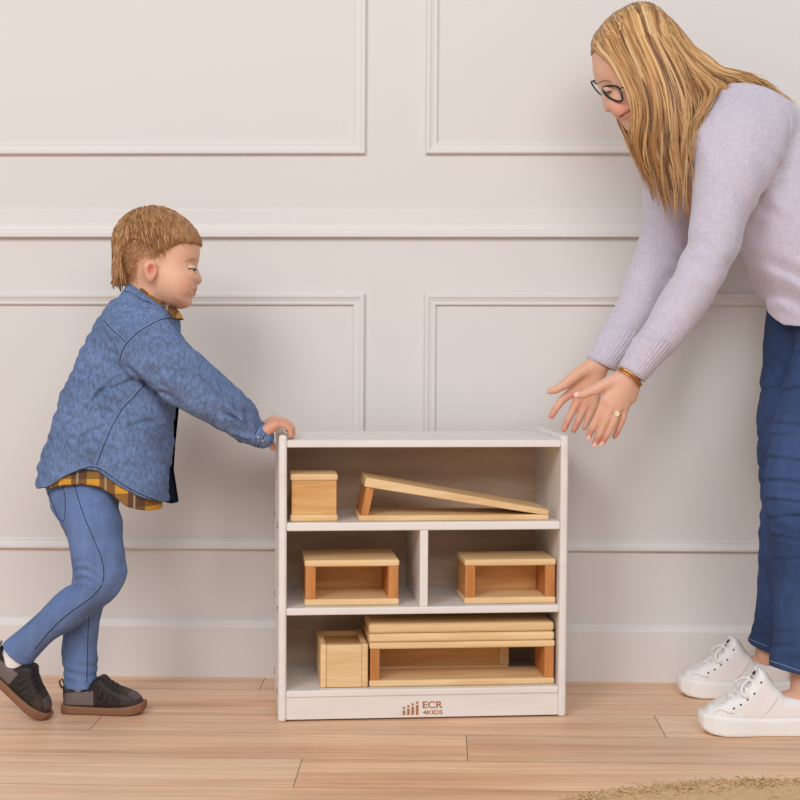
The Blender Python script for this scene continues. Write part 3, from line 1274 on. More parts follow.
# legs (under the jeans)
g.add(caps([Pc(86, 492, 3.355), Pc(101, 572, 3.338), Pc(66, 611, 3.350), Pc(15, 655, 3.370), Pc(7, 668, 3.373), Pc(27, 693, 3.375)], [0.044, 0.030, 0.026, 0.022, 0.020, 0.015]), 0.012)
g.add(caps([Pc(88, 492, 3.44), Pc(96, 580, 3.445), Pc(80, 640, 3.44), Pc(78, 690, 3.435), Pc(80, 700, 3.435), Pc(122, 706, 3.43)], [0.044, 0.030, 0.028, 0.022, 0.020, 0.013]), 0.012)
V, Q = g.mesh(1)
hairtint = np.array(srgb(176, 128, 92))
lip = np.array(srgb(205, 128, 112))
pink = np.array(srgb(232, 160, 138))
red = np.array(srgb(214, 120, 100))
sp = []
for s_ in (-1, 1):
    sp += [(Pc(150, 271, DH + s_ * 0.076), (0.013, 0.02, 0.012), pink, 0.5), (Pc(151.5, 270, DH + s_ * 0.075), (0.006, 0.011, 0.010), red, 0.75),
           (Pc(183, 285, DH + s_ * 0.042), (0.02, 0.018, 0.02), pink, 0.4),
           (Pc(133, 250, DH + s_ * 0.065), (0.028, 0.036, 0.04), hairtint, 0.75),
           (Pc(128, 268, DH + s_ * 0.05), (0.016, 0.026, 0.04), hairtint, 0.75),
           (Pc(152, 247, DH + s_ * 0.06), (0.026, 0.022, 0.04), hairtint, 0.65), (Pc(161, 254, DH + s_ * 0.065), (0.010, 0.014, 0.03), hairtint, 0.5)]
sp += [(Pc(195.5, 288.4, DH), (0.008, 0.0042, 0.020), lip, 0.8), (Pc(194.5, 293.6, DH), (0.008, 0.0042, 0.018), lip, 0.8),
       (Pc(200, 280, DH), (0.010, 0.010, 0.015), pink, 0.5), (Pc(284, 428, 3.37), (0.045, 0.05, 0.09), np.array(srgb(212, 146, 120)), 0.6)]
boy = put('person', c2w(V), Q, 'skin', None, tuple(bbase), colors=mottled(V, SKIN_B, sp))
tag(boy, 'small child in denim jacket and jeans leaning forward to push the storage shelf', 'person')

# eyes and brows
for s_ in (-1, 1):
    ec = Pc(191.8, 268.6, DH + s_ * 0.0318)
    ge = Grid(ec - 0.014, ec + 0.014, 0.0009)
    ge.add(ell(ec, (0.0084, 0.0084, 0.0102)))
    ve, qe = ge.mesh(1)
    dv = np.array([0.82, -0.42, s_ * 0.40])
    dv /= np.linalg.norm(dv)
    ang = ((ve - ec) / np.linalg.norm(ve - ec, axis=1)[:, None]) @ dv
    ce = np.tile(np.array(srgb(228, 220, 214)), (len(ve), 1))
    ce[ang > 0.82] = srgb(70, 84, 100)
    ce[ang > 0.93] = srgb(18, 16, 18)
    put('eye', c2w(ve), qe, 'eye', boy, bbase, colors=ce)
    lid = [Pc(186.6, 269.0, DH + s_ * 0.0432), Pc(189.6, 268.6, DH + s_ * 0.0436), Pc(193.0, 268.8, DH + s_ * 0.0410), Pc(195.8, 269.6, DH + s_ * 0.034), Pc(197.6, 270.4, DH + s_ * 0.026)]
    lw = spline(lid, 14)
    v1, f1 = tube(c2w(lw), [0.0006 + 0.0011 * math.sin(math.pi * i / 13) for i in range(14)], 6)
    put('eyelashes', v1, f1, 'hair', boy, bbase, colors=np.tile(srgb(96, 64, 48), (len(v1), 1)))
    br = [Pc(184.5, 262.5, DH + s_ * 0.0475), Pc(189, 259.6, DH + s_ * 0.044), Pc(194.5, 259.4, DH + s_ * 0.034), Pc(197.8, 261.2, DH + s_ * 0.020)]
    bw = spline(br, 12)
    v1, f1 = tube(c2w(bw), [0.0005 + 0.0009 * math.sin(math.pi * i / 11) for i in range(12)], 6)
    put('eyebrow', v1, f1, 'hair', boy, bbase, colors=np.tile(srgb(176, 128, 92), (len(v1), 1)))

# ---- hair: a cap grown from the skull, then combed locks
HB = [np.array(srgb(*c)) for c in ((168, 120, 76), (186, 138, 92), (148, 102, 64), (202, 156, 108))]
hair_px = [(204, 246), (196, 246.5), (186, 246.5), (179, 250), (172, 253.5), (166, 257), (158, 250), (148, 244), (137, 242), (129, 248), (126, 258), (126.5, 268),
           (130, 279), (133, 286), (126, 288), (117, 287), (108, 284), (105, 240), (112, 215), (135, 195), (160, 195), (190, 200), (210, 225)]
hr = px_poly(hair_px, DH)
lo, hi = Pc(106, 292, DH), Pc(206, 200, DH)
gh = Grid([lo[0], lo[1], DH - 0.095], [hi[0], hi[1], DH + 0.095], 0.0021)
cap_px = [(201.6, 244), (200.5, 238), (196, 229), (187, 219.5), (176, 212), (164, 207.5), (152, 206.8), (139, 209), (127, 216), (118, 228), (114.5, 242), (113.5, 258),
          (113.5, 270), (112.5, 280), (110.5, 284.5), (118, 286.5), (127, 285.5), (140, 284), (160, 270), (185, 262)]
gh.add(infl(px_poly(cap_px, DH), DH, 0.070, 0.056))
gh.add(ell(Pc(151, 243, DH), (0.0765, 0.0745, 0.0775)), 0.01)
A_, B_, C_ = gh.full()
comb = 0.0011 * np.sin(900 * (A_ * 0.8 + 0.25 * B_ + 0.3 * C_) + 3 * np.sin(60 * B_)) + wrinkle(A_, B_, C_, 3, (260, 330), 0.0008)
gh.f = np.maximum(gh.f + comb, poly_sd(A_, B_, hr) + 0 * C_)
V, Q = gh.mesh(1)
capV = c2w(V)
cc = np.array([HB[i] for i in rng.integers(0, 3, len(V))]) * 0.25 + np.array(srgb(160, 114, 72)) * 0.75
hair = put('hair', capV, Q, 'hair', boy, bbase, colors=cc)
crown = Pc(146, 208, DH)
pick = rng.choice(len(V), 4200, replace=False)
ps, pc = [], []
ctr = Pc(153, 248, DH)
for i in pick:
    p = V[i]
    n_ = (p - ctr) / np.linalg.norm(p - ctr)
    away = p - crown
    fl = away + np.array([0.012, -0.035, 0]) + rng.normal(0, 0.006, 3)
    if p[0] < Pc(132, 0, DH)[0]:
        fl = np.array([0.003 + 0.005 * rng.normal(), -0.06, 0.004 * rng.normal()])
    else:
        fl -= n_ * (fl @ n_)
    fl /= np.linalg.norm(fl) + 1e-9
    Ln = rng.uniform(0.016, 0.034)
    q = [p - n_ * 0.002]
    for t in (0.33, 0.66, 1.0):
        x = p + fl * Ln * t
        if p[1] < Pc(0, 246, DH)[1]:
            q.append(x + n_ * 0.0012 * (1 - t * 0.6))
            continue
        rr0 = np.linalg.norm(p - ctr)
        dx = x - ctr
        x = ctr + dx / np.linalg.norm(dx) * (rr0 + 0.0014 * (1 - t * 0.7) + rng.normal(0, 0.0006))
        q.append(x)
    # keep the fringe and sides above the hairline
    e = q[-1]
    if poly_sd(np.array([e[0]]), np.array([e[1]]), hr)[0] > (0.010 if e[0] < Pc(176, 0, DH)[0] else 0.005) * rng.uniform(0.2, 1):
        continue
    v1, f1 = tube(c2w(np.array(q)), [0.0008, 0.0010, 0.0008, 0.0003], 4)
    ps.append((v1, f1))
    pc.append(np.tile(HB[rng.integers(0, 4)] * rng.uniform(0.85, 1.1), (len(v1), 1)))
v1, f1 = merge(ps)
put('hair_locks', v1, f1, 'hair', hair, bbase, colors=np.concatenate(pc))
# hair_locks belong to the hair: same origin as the child
# cropped stubble of the faded sides
fade_px = [(160, 250), (150, 243), (138, 241), (129, 247), (126, 258), (127, 270), (131, 283), (139, 284), (141, 270), (143, 260), (150, 258), (158, 260), (164, 259)]
fp_ = px_poly(fade_px, DH)
bv = w2c(np.array([v.co for v in boy.data.vertices]) + np.asarray(bbase))
cand = np.where((poly_sd(bv[:, 0], bv[:, 1], fp_) < 0.002) & (bv[:, 2] < 3.42) & (np.abs(bv[:, 2] - DH) > 0.02))[0]
ps, pc = [], []
for i in rng.choice(cand, min(1300, len(cand)), replace=False):
    p = bv[i]
    n_ = (p - ctr) / np.linalg.norm(p - ctr)
    p = p + rng.normal(0, 0.0012, 3)
    fl = np.array([-0.3 + 0.2 * rng.normal(), -1.0, 0.1 * rng.normal()])
    fl -= n_ * (fl @ n_)
    fl /= np.linalg.norm(fl)
    Ln = rng.uniform(0.003, 0.008)
    v1, f1 = tube(c2w(np.array([p - n_ * 0.0006, p + fl * Ln * 0.5 + n_ * 0.0012, p + fl * Ln + n_ * 0.0010])), [0.0005, 0.0005, 0.0002], 3)
    ps.append((v1, f1))
    pc.append(np.tile(HB[rng.integers(0, 4)] * 0.6 + hairtint * 0.5, (len(v1), 1)))
v1, f1 = merge(ps)
put('cropped_hair', v1, f1, 'hair', hair, bbase, colors=np.concatenate(pc))
# ---- denim jacket
DEN = np.array(srgb(104, 124, 162))
tor_px = [(127, 289), (133, 284.5), (141, 287), (150, 293), (160, 299.5), (170, 306), (178, 315), (181, 332), (185, 360), (184, 390), (176, 407), (172, 440), (169, 470), (169, 540),
          (30, 540), (36, 489), (40, 466), (49, 436), (60, 400), (72, 370), (83, 346), (100, 320), (111, 303)]
hem_px = [(20, 485.5), (36, 489.2), (50, 486.8), (67.5, 476), (88, 468.2), (101, 470), (125, 486.5), (145, 497), (166, 504), (190, 507), (330, 440), (300, 250), (90, 250), (10, 380)]
lo, hi = Pc(25, 515, 3.40), Pc(276, 276, 3.40)
gj = Grid([lo[0], lo[1], 3.22], [hi[0] + 0.01, hi[1], 3.585], 0.0026)
gj.add(infl(px_poly(tor_px, DH), DH, 0.098, 0.085))
gj.add(ell(Pc(130, 335, DH), (0.06, 0.055, 0.105), rot_ab(25)), 0.03)
cuffc = s2c(-0.050, 0.048, 0.596)
sw_near = [(166, 316, 112, 352, 3.318, 0.050), (177, 330, 122, 368, 3.290, 0.048), (189, 345, 143, 383, 3.280, 0.045), (201, 355.5, 161, 397, 3.283, 0.043), (222, 374.5, 186, 412.5, 3.300, 0.041),
           (240, 389, 212, 427, 3.322, 0.038), (251, 404, 231, 437, 3.342, 0.034), (258, 418, 243, 443, 3.353, 0.030), (265, 425.5, 252, 444.5, 3.361, 0.027), (270, 428, 259.5, 446, 3.364, 0.025)]
gj.add(sweep(sw_near, 34), 0.016)
fw = w2c(np.array(SM @ Vector((-0.06, 0.168, 0.592))))
sw_far = [(168, 316, 118, 350, 3.44, 0.05), (198, 354, 166, 388, 3.485, 0.043), (230, 387, 205, 416, 3.49, 0.038)]
gj.add(sweep(sw_far, 14), 0.016)
gj.add(caps([Pc(218, 401, 3.49), fw], [0.034, 0.026]), 0.012)
A_, B_, C_ = gj.full()
# folds: sleeve rings near elbow and cuff, soft drape on the back
w_ = wrinkle(A_, B_, C_, 21, (70, 95, 120, 48), 0.0046) + wrinkle(A_, B_, C_, 5, (150, 190, 230), 0.0022)


def groove(x0, y0, x1, y1, D, wd, dp, bow=0.0):
    """a single pressed-in crease running between two picture points"""
    a, c = Pc(x0, y0, D), Pc(x1, y1, D)
    d = (c - a)[:2]
    Ln = np.linalg.norm(d)
    d = d / Ln
    u = ((A_ - a[0]) * d[0] + (B_ - a[1]) * d[1]) / Ln
    v = -(A_ - a[0]) * d[1] + (B_ - a[1]) * d[0] - bow * Ln * 4 * u * (1 - u)
    env_ = np.clip(1 - np.abs(2 * u - 1) ** 3, 0, 1)
    return dp * env_ * (np.exp(-(v / wd) ** 2) - 0.55 * np.exp(-((v - 2.1 * wd) / (1.3 * wd)) ** 2)) * (C_ < DH)


for gq_ in ((88, 408, 128, 372, 0.004, 0.0045, 0.06), (96, 392, 140, 376, 0.004, 0.0045, -0.05), (128, 366, 150, 388, 0.004, 0.005, 0.05), (150, 392, 176, 398, 0.0035, 0.004, 0.1),
            (80, 440, 112, 424, 0.004, 0.003, 0.05), (150, 345, 182, 376, 0.0045, 0.0035, -0.08), (166, 352, 196, 392, 0.004, 0.0035, 0.06), (196, 372, 214, 398, 0.0035, 0.004, 0.08),
            (212, 380, 232, 408, 0.0035, 0.004, -0.06), (222, 412, 246, 430, 0.003, 0.004, 0.1), (234, 396, 252, 424, 0.003, 0.0035, 0.05), (120, 430, 160, 420, 0.005, 0.003, 0.04),
            (66, 400, 92, 370, 0.004, 0.003, -0.05), (130, 455, 162, 470, 0.005, 0.003, 0.05), (100, 330, 118, 356, 0.004, 0.003, 0.1)):
    w_ = w_ + groove(gq_[0], gq_[1], gq_[2], gq_[3], 3.30, gq_[4], gq_[5], gq_[6])
ca = Pc(244, 416, 3.36)
fold = np.sin((A_ * 0.72 - B_ * 0.69) * 150 + 2.6 * np.sin(A_ * 70 + B_ * 95 + C_ * 80)) * np.exp(-(((A_ - ca[0]) / 0.05) ** 2 + ((B_ - ca[1]) / 0.05) ** 2)) * 0.0026
pa = Pc(150, 385, 3.30)
fold2 = np.sin((A_ * 0.55 + B_ * 0.83) * 190 + 1.5 * np.sin(A_ * 70)) * np.exp(-(((A_ - pa[0]) / 0.05) ** 2 + ((B_ - pa[1]) / 0.05) ** 2)) * 0.0022
base_f = gj.f + w_ + fold + fold2
hem2 = poly_sd(A_, B_, px_poly(hem_px, 3.34)) + 0 * C_
inner = np.maximum(base_f + 0.0065, -(hem2 + 0.03))
tor2 = poly_sd(A_, B_, px_poly([(20, 450), (200, 430), (200, 540), (20, 540)], 3.34))
gj.f = np.maximum(np.maximum(base_f, hem2), -np.maximum(inner, tor2))
# cuffs end flat
fwp = fw / fw[2] * FPX
for c_, d_, far in ((Pc(260.0, 433.0, 3.362), Pc(243, 421, 3.343), 0), (fw, Pc(226, 405, 3.49), 1)):
    dv = (c_ - d_) / np.linalg.norm(c_ - d_)
    dd = (A_ - c_[0]) * dv[0] + (B_ - c_[1]) * dv[1] + (C_ - c_[2]) * dv[2]
    gj.f = np.maximum(gj.f, np.where((C_ > 3.425) if far else (C_ < 3.425), dd, -1.0))
V, Q = gj.mesh(1)
fade = np.clip(0.5 + wrinkle(V[:, 0], V[:, 1], V[:, 2], 8, (30, 44, 60), 0.9), 0, 1)[:, None]
cj = DEN * (0.93 + 0.14 * fade)
jacket = put('jacket', c2w(V), Q, 'denim', boy, bbase, colors=cj)
# collar: a folded band round the neck
gc = Grid(Pc(112, 330, 3.40) - np.array([0, 0, 0.10]), Pc(190, 276, 3.40) + np.array([0, 0, 0.10]), 0.002)
col_px = [(125.5, 290), (128, 285.2), (134, 284), (144, 289), (155, 297), (164, 303), (171.5, 305), (170, 311), (173, 322), (165, 318), (158, 311), (146, 307), (134, 301), (126, 295)]
gc.add(infl(px_poly(col_px, DH), DH, 0.064, 0.018))
nk = caps([Pc(150, 278, DH), Pc(141, 306, DH)], [0.043, 0.046])
gc.add(nk, 0.004, 's')
A_, B_, C_ = gc.full()
gc.f = gc.f + wrinkle(A_, B_, C_, 9, (160, 210), 0.0010)
V, Q = gc.mesh(1)
put('collar', c2w(V), Q, 'denim', jacket, bbase, colors=np.tile(DEN * 1.03, (len(V), 1)))
# cuff band and its button
cst = [(259.5, 420.4, 246.6, 443.6, 3.3590, 0.0325), (264.5, 424.0, 252.4, 446.0, 3.3620, 0.0320), (269.6, 427.4, 258.6, 447.6, 3.3640, 0.0300)]
lo, hi = Pc(240, 458, 3.40), Pc(282, 415, 3.40)
gq = Grid([lo[0], lo[1], 3.31], [hi[0], hi[1], 3.41], 0.0018)
gq.add(sweep(cst, 8, cap=0.12))
V, Q = gq.mesh(1)
cuff = put('cuff', c2w(V), Q, 'denim', jacket, bbase, colors=np.tile(DEN * 1.05, (len(V), 1)))
for (bx, by) in ((258.4, 437.6), (262.2, 441.2)):
    h_ = hit(cuff, bx, by)
    if h_:
        bmx = bmesh.new()
        bmesh.ops.create_uvsphere(bmx, u_segments=12, v_segments=8, radius=0.0042)
        ob = from_bm('button', bmx, 'metal', jacket, tuple(h_[0] - np.asarray(bbase)), smooth=True)
        ob.scale = (1, 0.45, 1)
seam('cuff_stitching', cuff, [[(249.5, 442.6), (255, 434), (260, 422.6)], [(257.4, 446.6), (263, 438), (268.2, 428.6)]], 'stitch_dark', cuff, bbase, 0.0009)
seam('sleeve_placket', jacket, [[(232, 434), (240, 437), (248, 440)]], 'stitch_dark', jacket, bbase, 0.0008)
# seams and top-stitching
seam('stitching', jacket, [
    [(118.5, 360), (122, 349), (128, 340), (140, 329.5), (158, 319.5), (170, 317)],
    [(121, 361.5), (124.5, 350.5), (130, 342), (142, 331.8), (160, 321.6)],
    [(104, 319), (110, 325.5), (118, 333), (127, 341.5)], [(103, 321.5), (109, 328), (117, 335.5), (126, 344)],
    [(143, 384), (132, 397), (121, 408.5), (112, 424), (105, 439), (100, 452), (95.5, 464.5)],
    [(37.5, 487.3), (50, 484.6), (66, 474.6), (87, 466.3), (101, 468), (125, 484.3), (145, 494.7), (163, 501)]], 'stitch', jacket, bbase, 0.0009)
seam('dark_seam', jacket, [[(119.8, 360.8), (123.2, 349.8), (129, 341), (141, 330.6), (159, 320.5), (171, 318)],
                           [(144.2, 384.8), (133, 398), (122.2, 409.2), (113.2, 424.6), (106.2, 439.6), (101.2, 452.4), (96.7, 464.8)],
                           [(103.5, 320), (109.5, 327), (117.5, 334.5), (126.5, 343)],
                           [(36.8, 488.6), (50, 485.8), (66.8, 475.4), (87.6, 467.4), (101, 469.2), (125, 485.6), (145, 496), (164.5, 503)]], 'stitch_dark', jacket, bbase, 0.0008)
# dark navy strip along the open front edge, and the flannel shirt below it
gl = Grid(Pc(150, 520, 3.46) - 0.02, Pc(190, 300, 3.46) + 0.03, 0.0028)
strip_px = [(150, 395), (170, 398), (178.5, 404), (176.5, 425), (174.5, 445), (173, 470), (178, 503), (170, 505), (150, 500)]
gl.add(infl(px_poly(strip_px, 3.42), 3.42, 0.05, 0.012))
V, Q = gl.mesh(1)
put('jacket_front_strip', c2w(V), Q, 'cloth', jacket, bbase, colors=np.tile(srgb(44, 48, 66), (len(V), 1)))
sh_px = [(130, 304), (142, 299), (155, 300), (168, 305), (176, 312), (180.5, 318), (181.5, 332), (176, 340), (178, 390), (168, 420), (163, 470), (160, 560), (44, 560), (44, 478), (70, 400), (90, 350), (110, 312)]
shhem = [(20, 488), (52, 488), (66, 484.5), (85, 483.5), (101, 485.5), (115, 494), (128, 505.5), (140, 509.5), (153, 511.3), (170, 508), (330, 440), (300, 250), (90, 250), (10, 380)]
gs = Grid(Pc(40, 520, 3.40) - np.array([0, 0, 0.11]), Pc(190, 282, 3.40) + np.array([0, 0, 0.11]), 0.0028)
gs.add(infl(px_poly(sh_px, DH), DH, 0.0925, 0.070))
A_, B_, C_ = gs.full()
gs.f = np.maximum(gs.f + 0.009 * np.clip((B_ - Pc(0, 476, 3.35)[1]) / 0.03, 0, 1), poly_sd(A_, B_, px_poly(shhem, 3.33)) + 0 * C_)
V, Q = gs.mesh(1)
put('shirt', c2w(V), Q, 'plaid', boy, bbase)
gs = Grid(Pc(140, 320, 3.40) - np.array([0, 0, 0.08]), Pc(190, 282, 3.40) + np.array([0, 0, 0.08]), 0.002)
gs.add(infl(px_poly([(140, 284), (148, 287), (160, 297), (172, 305), (178, 310), (183, 318), (184, 327), (178, 330), (168, 316), (155, 306), (140, 296)], DH), DH, 0.055, 0.02))
V, Q = gs.mesh(1)
put('shirt_collar', c2w(V), Q, 'plaid', boy, bbase)

# ---- jeans
JB = np.array(srgb(102, 124, 168))
lo, hi = Pc(-10, 700, 3.45), Pc(150, 450, 3.45)
gp = Grid([lo[0], lo[1], 3.26], [hi[0], hi[1], 3.52], 0.0026)
near = [(44, 462, 122, 466, 3.395, 0.072), (46, 482, 121.5, 487, 3.380, 0.066), (51, 500, 121, 506, 3.364, 0.060), (63, 521, 123.5, 527, 3.345, 0.060), (72.5, 552, 125.5, 556, 3.336, 0.054), (76.5, 572, 125.5, 577, 3.334, 0.049),
        (70.5, 585, 116, 594, 3.336, 0.047), (57, 594, 98, 608.5, 3.34, 0.046), (42, 607, 78, 625, 3.352, 0.044), (24, 624, 59, 636, 3.362, 0.040), (11, 636, 44, 650, 3.368, 0.037), (0.5, 645.5, 33.5, 662.5, 3.372, 0.036)]
gp.add(sweep(near, 40, cap=0.25))
far = [(48, 464, 120, 466, 3.40, 0.07), (48, 482, 120, 486, 3.41, 0.068), (56, 505, 116, 512, 3.435, 0.062), (69, 540, 114, 544, 3.442, 0.054), (73, 570, 112, 575, 3.444, 0.05), (69, 600, 104, 604, 3.442, 0.048), (63, 632, 98.5, 632, 3.438, 0.046),
       (63, 660, 98, 660, 3.436, 0.042), (63.5, 687, 97.5, 687, 3.435, 0.040)]
gp.add(sweep(far, 30, cap=0.25), 0.008)
A_, B_, C_ = gp.full()
kn = Pc(97, 573, 3.33)
kf = np.sin((0.25 * A_ + 0.97 * B_) * 330 + 2 * np.sin(A_ * 80)) * np.exp(-(((A_ - kn[0] + 0.02) / 0.03) ** 2 + ((B_ - kn[1]) / 0.03) ** 2)) * 0.0026
cr = Pc(84, 672, 3.43)
kf2 = np.sin((0.2 * A_ + 0.97 * B_) * 300) * np.exp(-((B_ - cr[1]) / 0.03) ** 2) * 0.0014
gp.f = gp.f + kf + kf2 + wrinkle(A_, B_, C_, 31, (60, 90, 130), 0.0028)
for c_, d_ in ((Pc(17, 654, 3.372), Pc(40, 627, 3.36)), (Pc(80, 687, 3.436), Pc(80, 660, 3.436))):
    dv = (c_ - d_) / np.linalg.norm(c_ - d_)
    dd = (A_ - c_[0]) * dv[0] + (B_ - c_[1]) * dv[1] + (C_ - c_[2]) * dv[2]
    rr = np.sqrt((A_ - c_[0]) ** 2 + (B_ - c_[1]) ** 2 + (C_ - c_[2]) ** 2)
    gp.f = np.maximum(gp.f, np.where(rr < 0.075, dd, -1))
V, Q = gp.mesh(1)
fade = np.clip(0.5 + wrinkle(V[:, 0], V[:, 1], V[:, 2], 18, (24, 38, 52), 0.8), 0, 1)[:, None]
jeans = put('jeans', c2w(V), Q, 'denim_dark', boy, bbase, colors=JB * (0.9 + 0.2 * fade))
seam('stitching', jeans, [[(73, 485), (79, 505), (86, 524), (93, 541), (99, 555), (102.5, 570), (102, 582)], [(101, 584), (93, 594), (80, 604), (66, 614), (50, 629), (34, 648)],
                          [(87.5, 616), (86.5, 640), (86, 660), (85.5, 682)],
                          [(47, 492), (52, 505), (57, 518), (63, 522.5), (66, 516), (66.5, 500), (64, 486)],
                          [(4, 642.5), (16, 651), (33, 658)], [(65, 682.3), (80, 683.5), (96, 682.3)]], 'stitch', jeans, bbase, 0.0008)
seam('dark_seam', jeans, [[(74.2, 485), (80.2, 505), (87.2, 524), (94.2, 541), (100.2, 555), (103.7, 570), (103, 582.4)], [(101.8, 585), (93.8, 595), (80.8, 605), (66.8, 615), (51, 630), (35, 649)],
                          [(88.6, 616), (87.7, 640), (87.2, 660), (86.7, 682)],
                          [(48.4, 492), (53.2, 505), (58, 517), (63, 521), (65, 516), (65.4, 500), (63, 486)]], 'stitch_dark', jeans, bbase, 0.0008)

# ---- socks
for st in ([(6, 643, 33, 657, 3.372, 0.030), (1.5, 654, 28, 667, 3.373, 0.029), (-3, 664, 24, 676, 3.374, 0.028)],
           [(66.5, 680, 91, 680, 3.435, 0.031), (66, 692, 91, 692, 3.435, 0.030), (66, 704, 94, 704, 3.434, 0.030)]):
    c0 = Pc((st[0][0] + st[-1][2]) / 2, (st[0][1] + st[-1][3]) / 2, st[0][4])
    gk = Grid(c0 - 0.07, c0 + 0.07, 0.002)
    gk.add(sweep(st, 8, cap=0.3))
    V, Q = gk.mesh(1)
    put('sock', c2w(V), Q, 'cloth', boy, bbase, colors=np.tile(srgb(232, 228, 226), (len(V), 1)))


# ---- shoes, built lying along x (toe) with z up, then set on the floor
def plan_sd(X, Y, outline):
    return poly_sd(X, Y, np.array(outline))


def shoe_mesh(side, plan, h, round_=0.012, cut=None):
    """side: (x, z) outline; plan: (x, y) outline -> verts, faces in shoe space"""
    s = np.array(side)
    p = np.array(plan)
    gg = Grid([p[:, 0].min() - 0.006, p[:, 1].min() - 0.006, s[:, 1].min() - 0.006], [p[:, 0].max() + 0.006, p[:, 1].max() + 0.006, s[:, 1].max() + 0.006], h)
    X, Y, Z = gg.full()
    d1 = poly_sd(X, Z, s) + 0 * Y
    d2 = poly_sd(X, Y, p) + 0 * Z
    k = round_
    a, b = d1 + k, d2 + k
    gg.f = (np.sqrt(np.maximum(a, 0) ** 2 + np.maximum(b, 0) ** 2) + np.minimum(np.maximum(a, b), 0) - k).astype(np.float32)
    if cut is not None:
        gg.f = np.maximum(gg.f, -cut(X, Y, Z))
    return gg.mesh(1)


def place_mesh(name, V, Q, mtx, mat, parent, base, color=None):
    W = np.array([list(mtx @ Vector(v)) for v in V])
    return put(name, W, Q, mat, parent, base, colors=None if color is None else (np.tile(color, (len(V), 1)) if np.ndim(color) == 1 else color))


def boy_shoe(mtx, base):
    plan = [(0.0, -0.012), (0.004, -0.024), (0.02, -0.030), (0.06, -0.030), (0.10, -0.033), (0.135, -0.037), (0.16, -0.034), (0.178, -0.024), (0.186, -0.008),
            (0.186, 0.006), (0.178, 0.020), (0.16, 0.030), (0.135, 0.035), (0.10, 0.032), (0.06, 0.029), (0.02, 0.029), (0.004, 0.023), (0.0, 0.012)]
    up = [(0.004, 0.012), (0.002, 0.04), (0.0, 0.060), (0.004, 0.0655), (0.012, 0.0655), (0.02, 0.058), (0.045, 0.050), (0.06, 0.056), (0.072, 0.072), (0.086, 0.080), (0.094, 0.078),
          (0.104, 0.067), (0.124, 0.055), (0.145, 0.048), (0.162, 0.043), (0.176, 0.033), (0.1825, 0.020), (0.182, 0.012)]
    sole = [(-0.001, 0.0), (-0.002, 0.018), (0.0, 0.020), (0.05, 0.0175), (0.10, 0.0165), (0.14, 0.019), (0.168, 0.024), (0.184, 0.029), (0.187, 0.022), (0.182, 0.009), (0.165, 0.002), (0.14, 0.0), (0.03, 0.0)]
    pin = [(x * 0.975 + 0.0015, y * 0.92) for x, y in plan]

    def cut(X, Y, Z):
        return np.sqrt(((X - 0.034) / 0.027) ** 2 + (Y / 0.0205) ** 2 + ((Z - 0.072) / 0.035) ** 2) * 0.02 - 0.02
    V, Q = shoe_mesh(up, pin, 0.002, 0.014, cut)
    blk, gry, brn = np.array(srgb(44, 38, 36)), np.array(srgb(112, 98, 96)), np.array(srgb(66, 52, 48))
    c = np.tile(blk, (len(V), 1))
    x, y, z = V[:, 0], V[:, 1], V[:, 2]
    c[(x > 0.012) & (x < 0.076) & (z < 0.048 + 0.1 * (x - 0.04)) & (z > 0.020)] = gry
    c[(x > 0.135) & (z > 0.024)] = brn
    c[(x > 0.150) & (np.abs(y) < 0.026) & (z > 0.034)] = np.array(srgb(96, 86, 86))
    up_o = place_mesh('sneaker', V, Q, mtx, 'leather', boy, base, c)
    V, Q = shoe_mesh(sole, plan, 0.002, 0.004)
    place_mesh('sole', V, Q, mtx, 'rubber', up_o, base)
    # strap over the tongue and the toe cord
    for x_, hh in ((0.094, 0.070), (0.106, 0.061), (0.116, 0.0555)):
        ring = [(x_ - 0.006, -0.031, hh - 0.034), (x_ - 0.002, -0.030, hh - 0.018), (x_ + 0.001, -0.021, hh - 0.003), (x_ + 0.002, -0.008, hh + 0.0045), (x_ + 0.002, 0.008, hh + 0.0045),
                (x_ + 0.001, 0.021, hh - 0.003), (x_ - 0.002, 0.030, hh - 0.018)]
        v1, f1 = tube(spline(ring, 22), 0.0034, 6)
        place_mesh('strap', v1, f1, mtx, 'leather', up_o, base, np.array(srgb(52, 48, 48)))
    v1, f1 = tube([(0.001, 0, 0.05), (-0.004, 0, 0.058), (-0.005, 0, 0.066), (0.001, 0, 0.071), (0.004, 0, 0.062)], 0.002, 6)
    place_mesh('heel_loop', v1, f1, mtx, 'leather', up_o, base, np.array(srgb(40, 36, 36)))
    return up_o


pf = P(62, 714.5, 3.432)
m1 = Matrix.Translation((pf[0], pf[1], 0.0005)) @ Matrix.Rotation(math.radians(-3), 4, 'Z')
boy_shoe(m1, bbase)
# trailing shoe: heel lifted, toe on the floor
tp = on_floor(41, 719.2)
m2 = Matrix.Translation((tp[0], tp[1] + 0.006, 0.0015)) @ Matrix.Rotation(math.radians(-4), 4, 'Z') @ Matrix.Rotation(math.radians(41), 4, 'Y') @ Matrix.Translation((-0.172, 0, -0.004))
boy_shoe(m2, bbase)

# ================================================================== ADULT
SKIN_W = np.array(srgb(223, 174, 149))
wbase = on_floor(790, 725)
DW, HW_ = 3.41, 3.385                      # trunk depth, head depth
lo, hi = Pc(540, 745, 3.4), Pc(900, 0, 3.4)
g = Grid([lo[0], lo[1], 3.18], [hi[0], hi[1], 3.66], 0.0026)
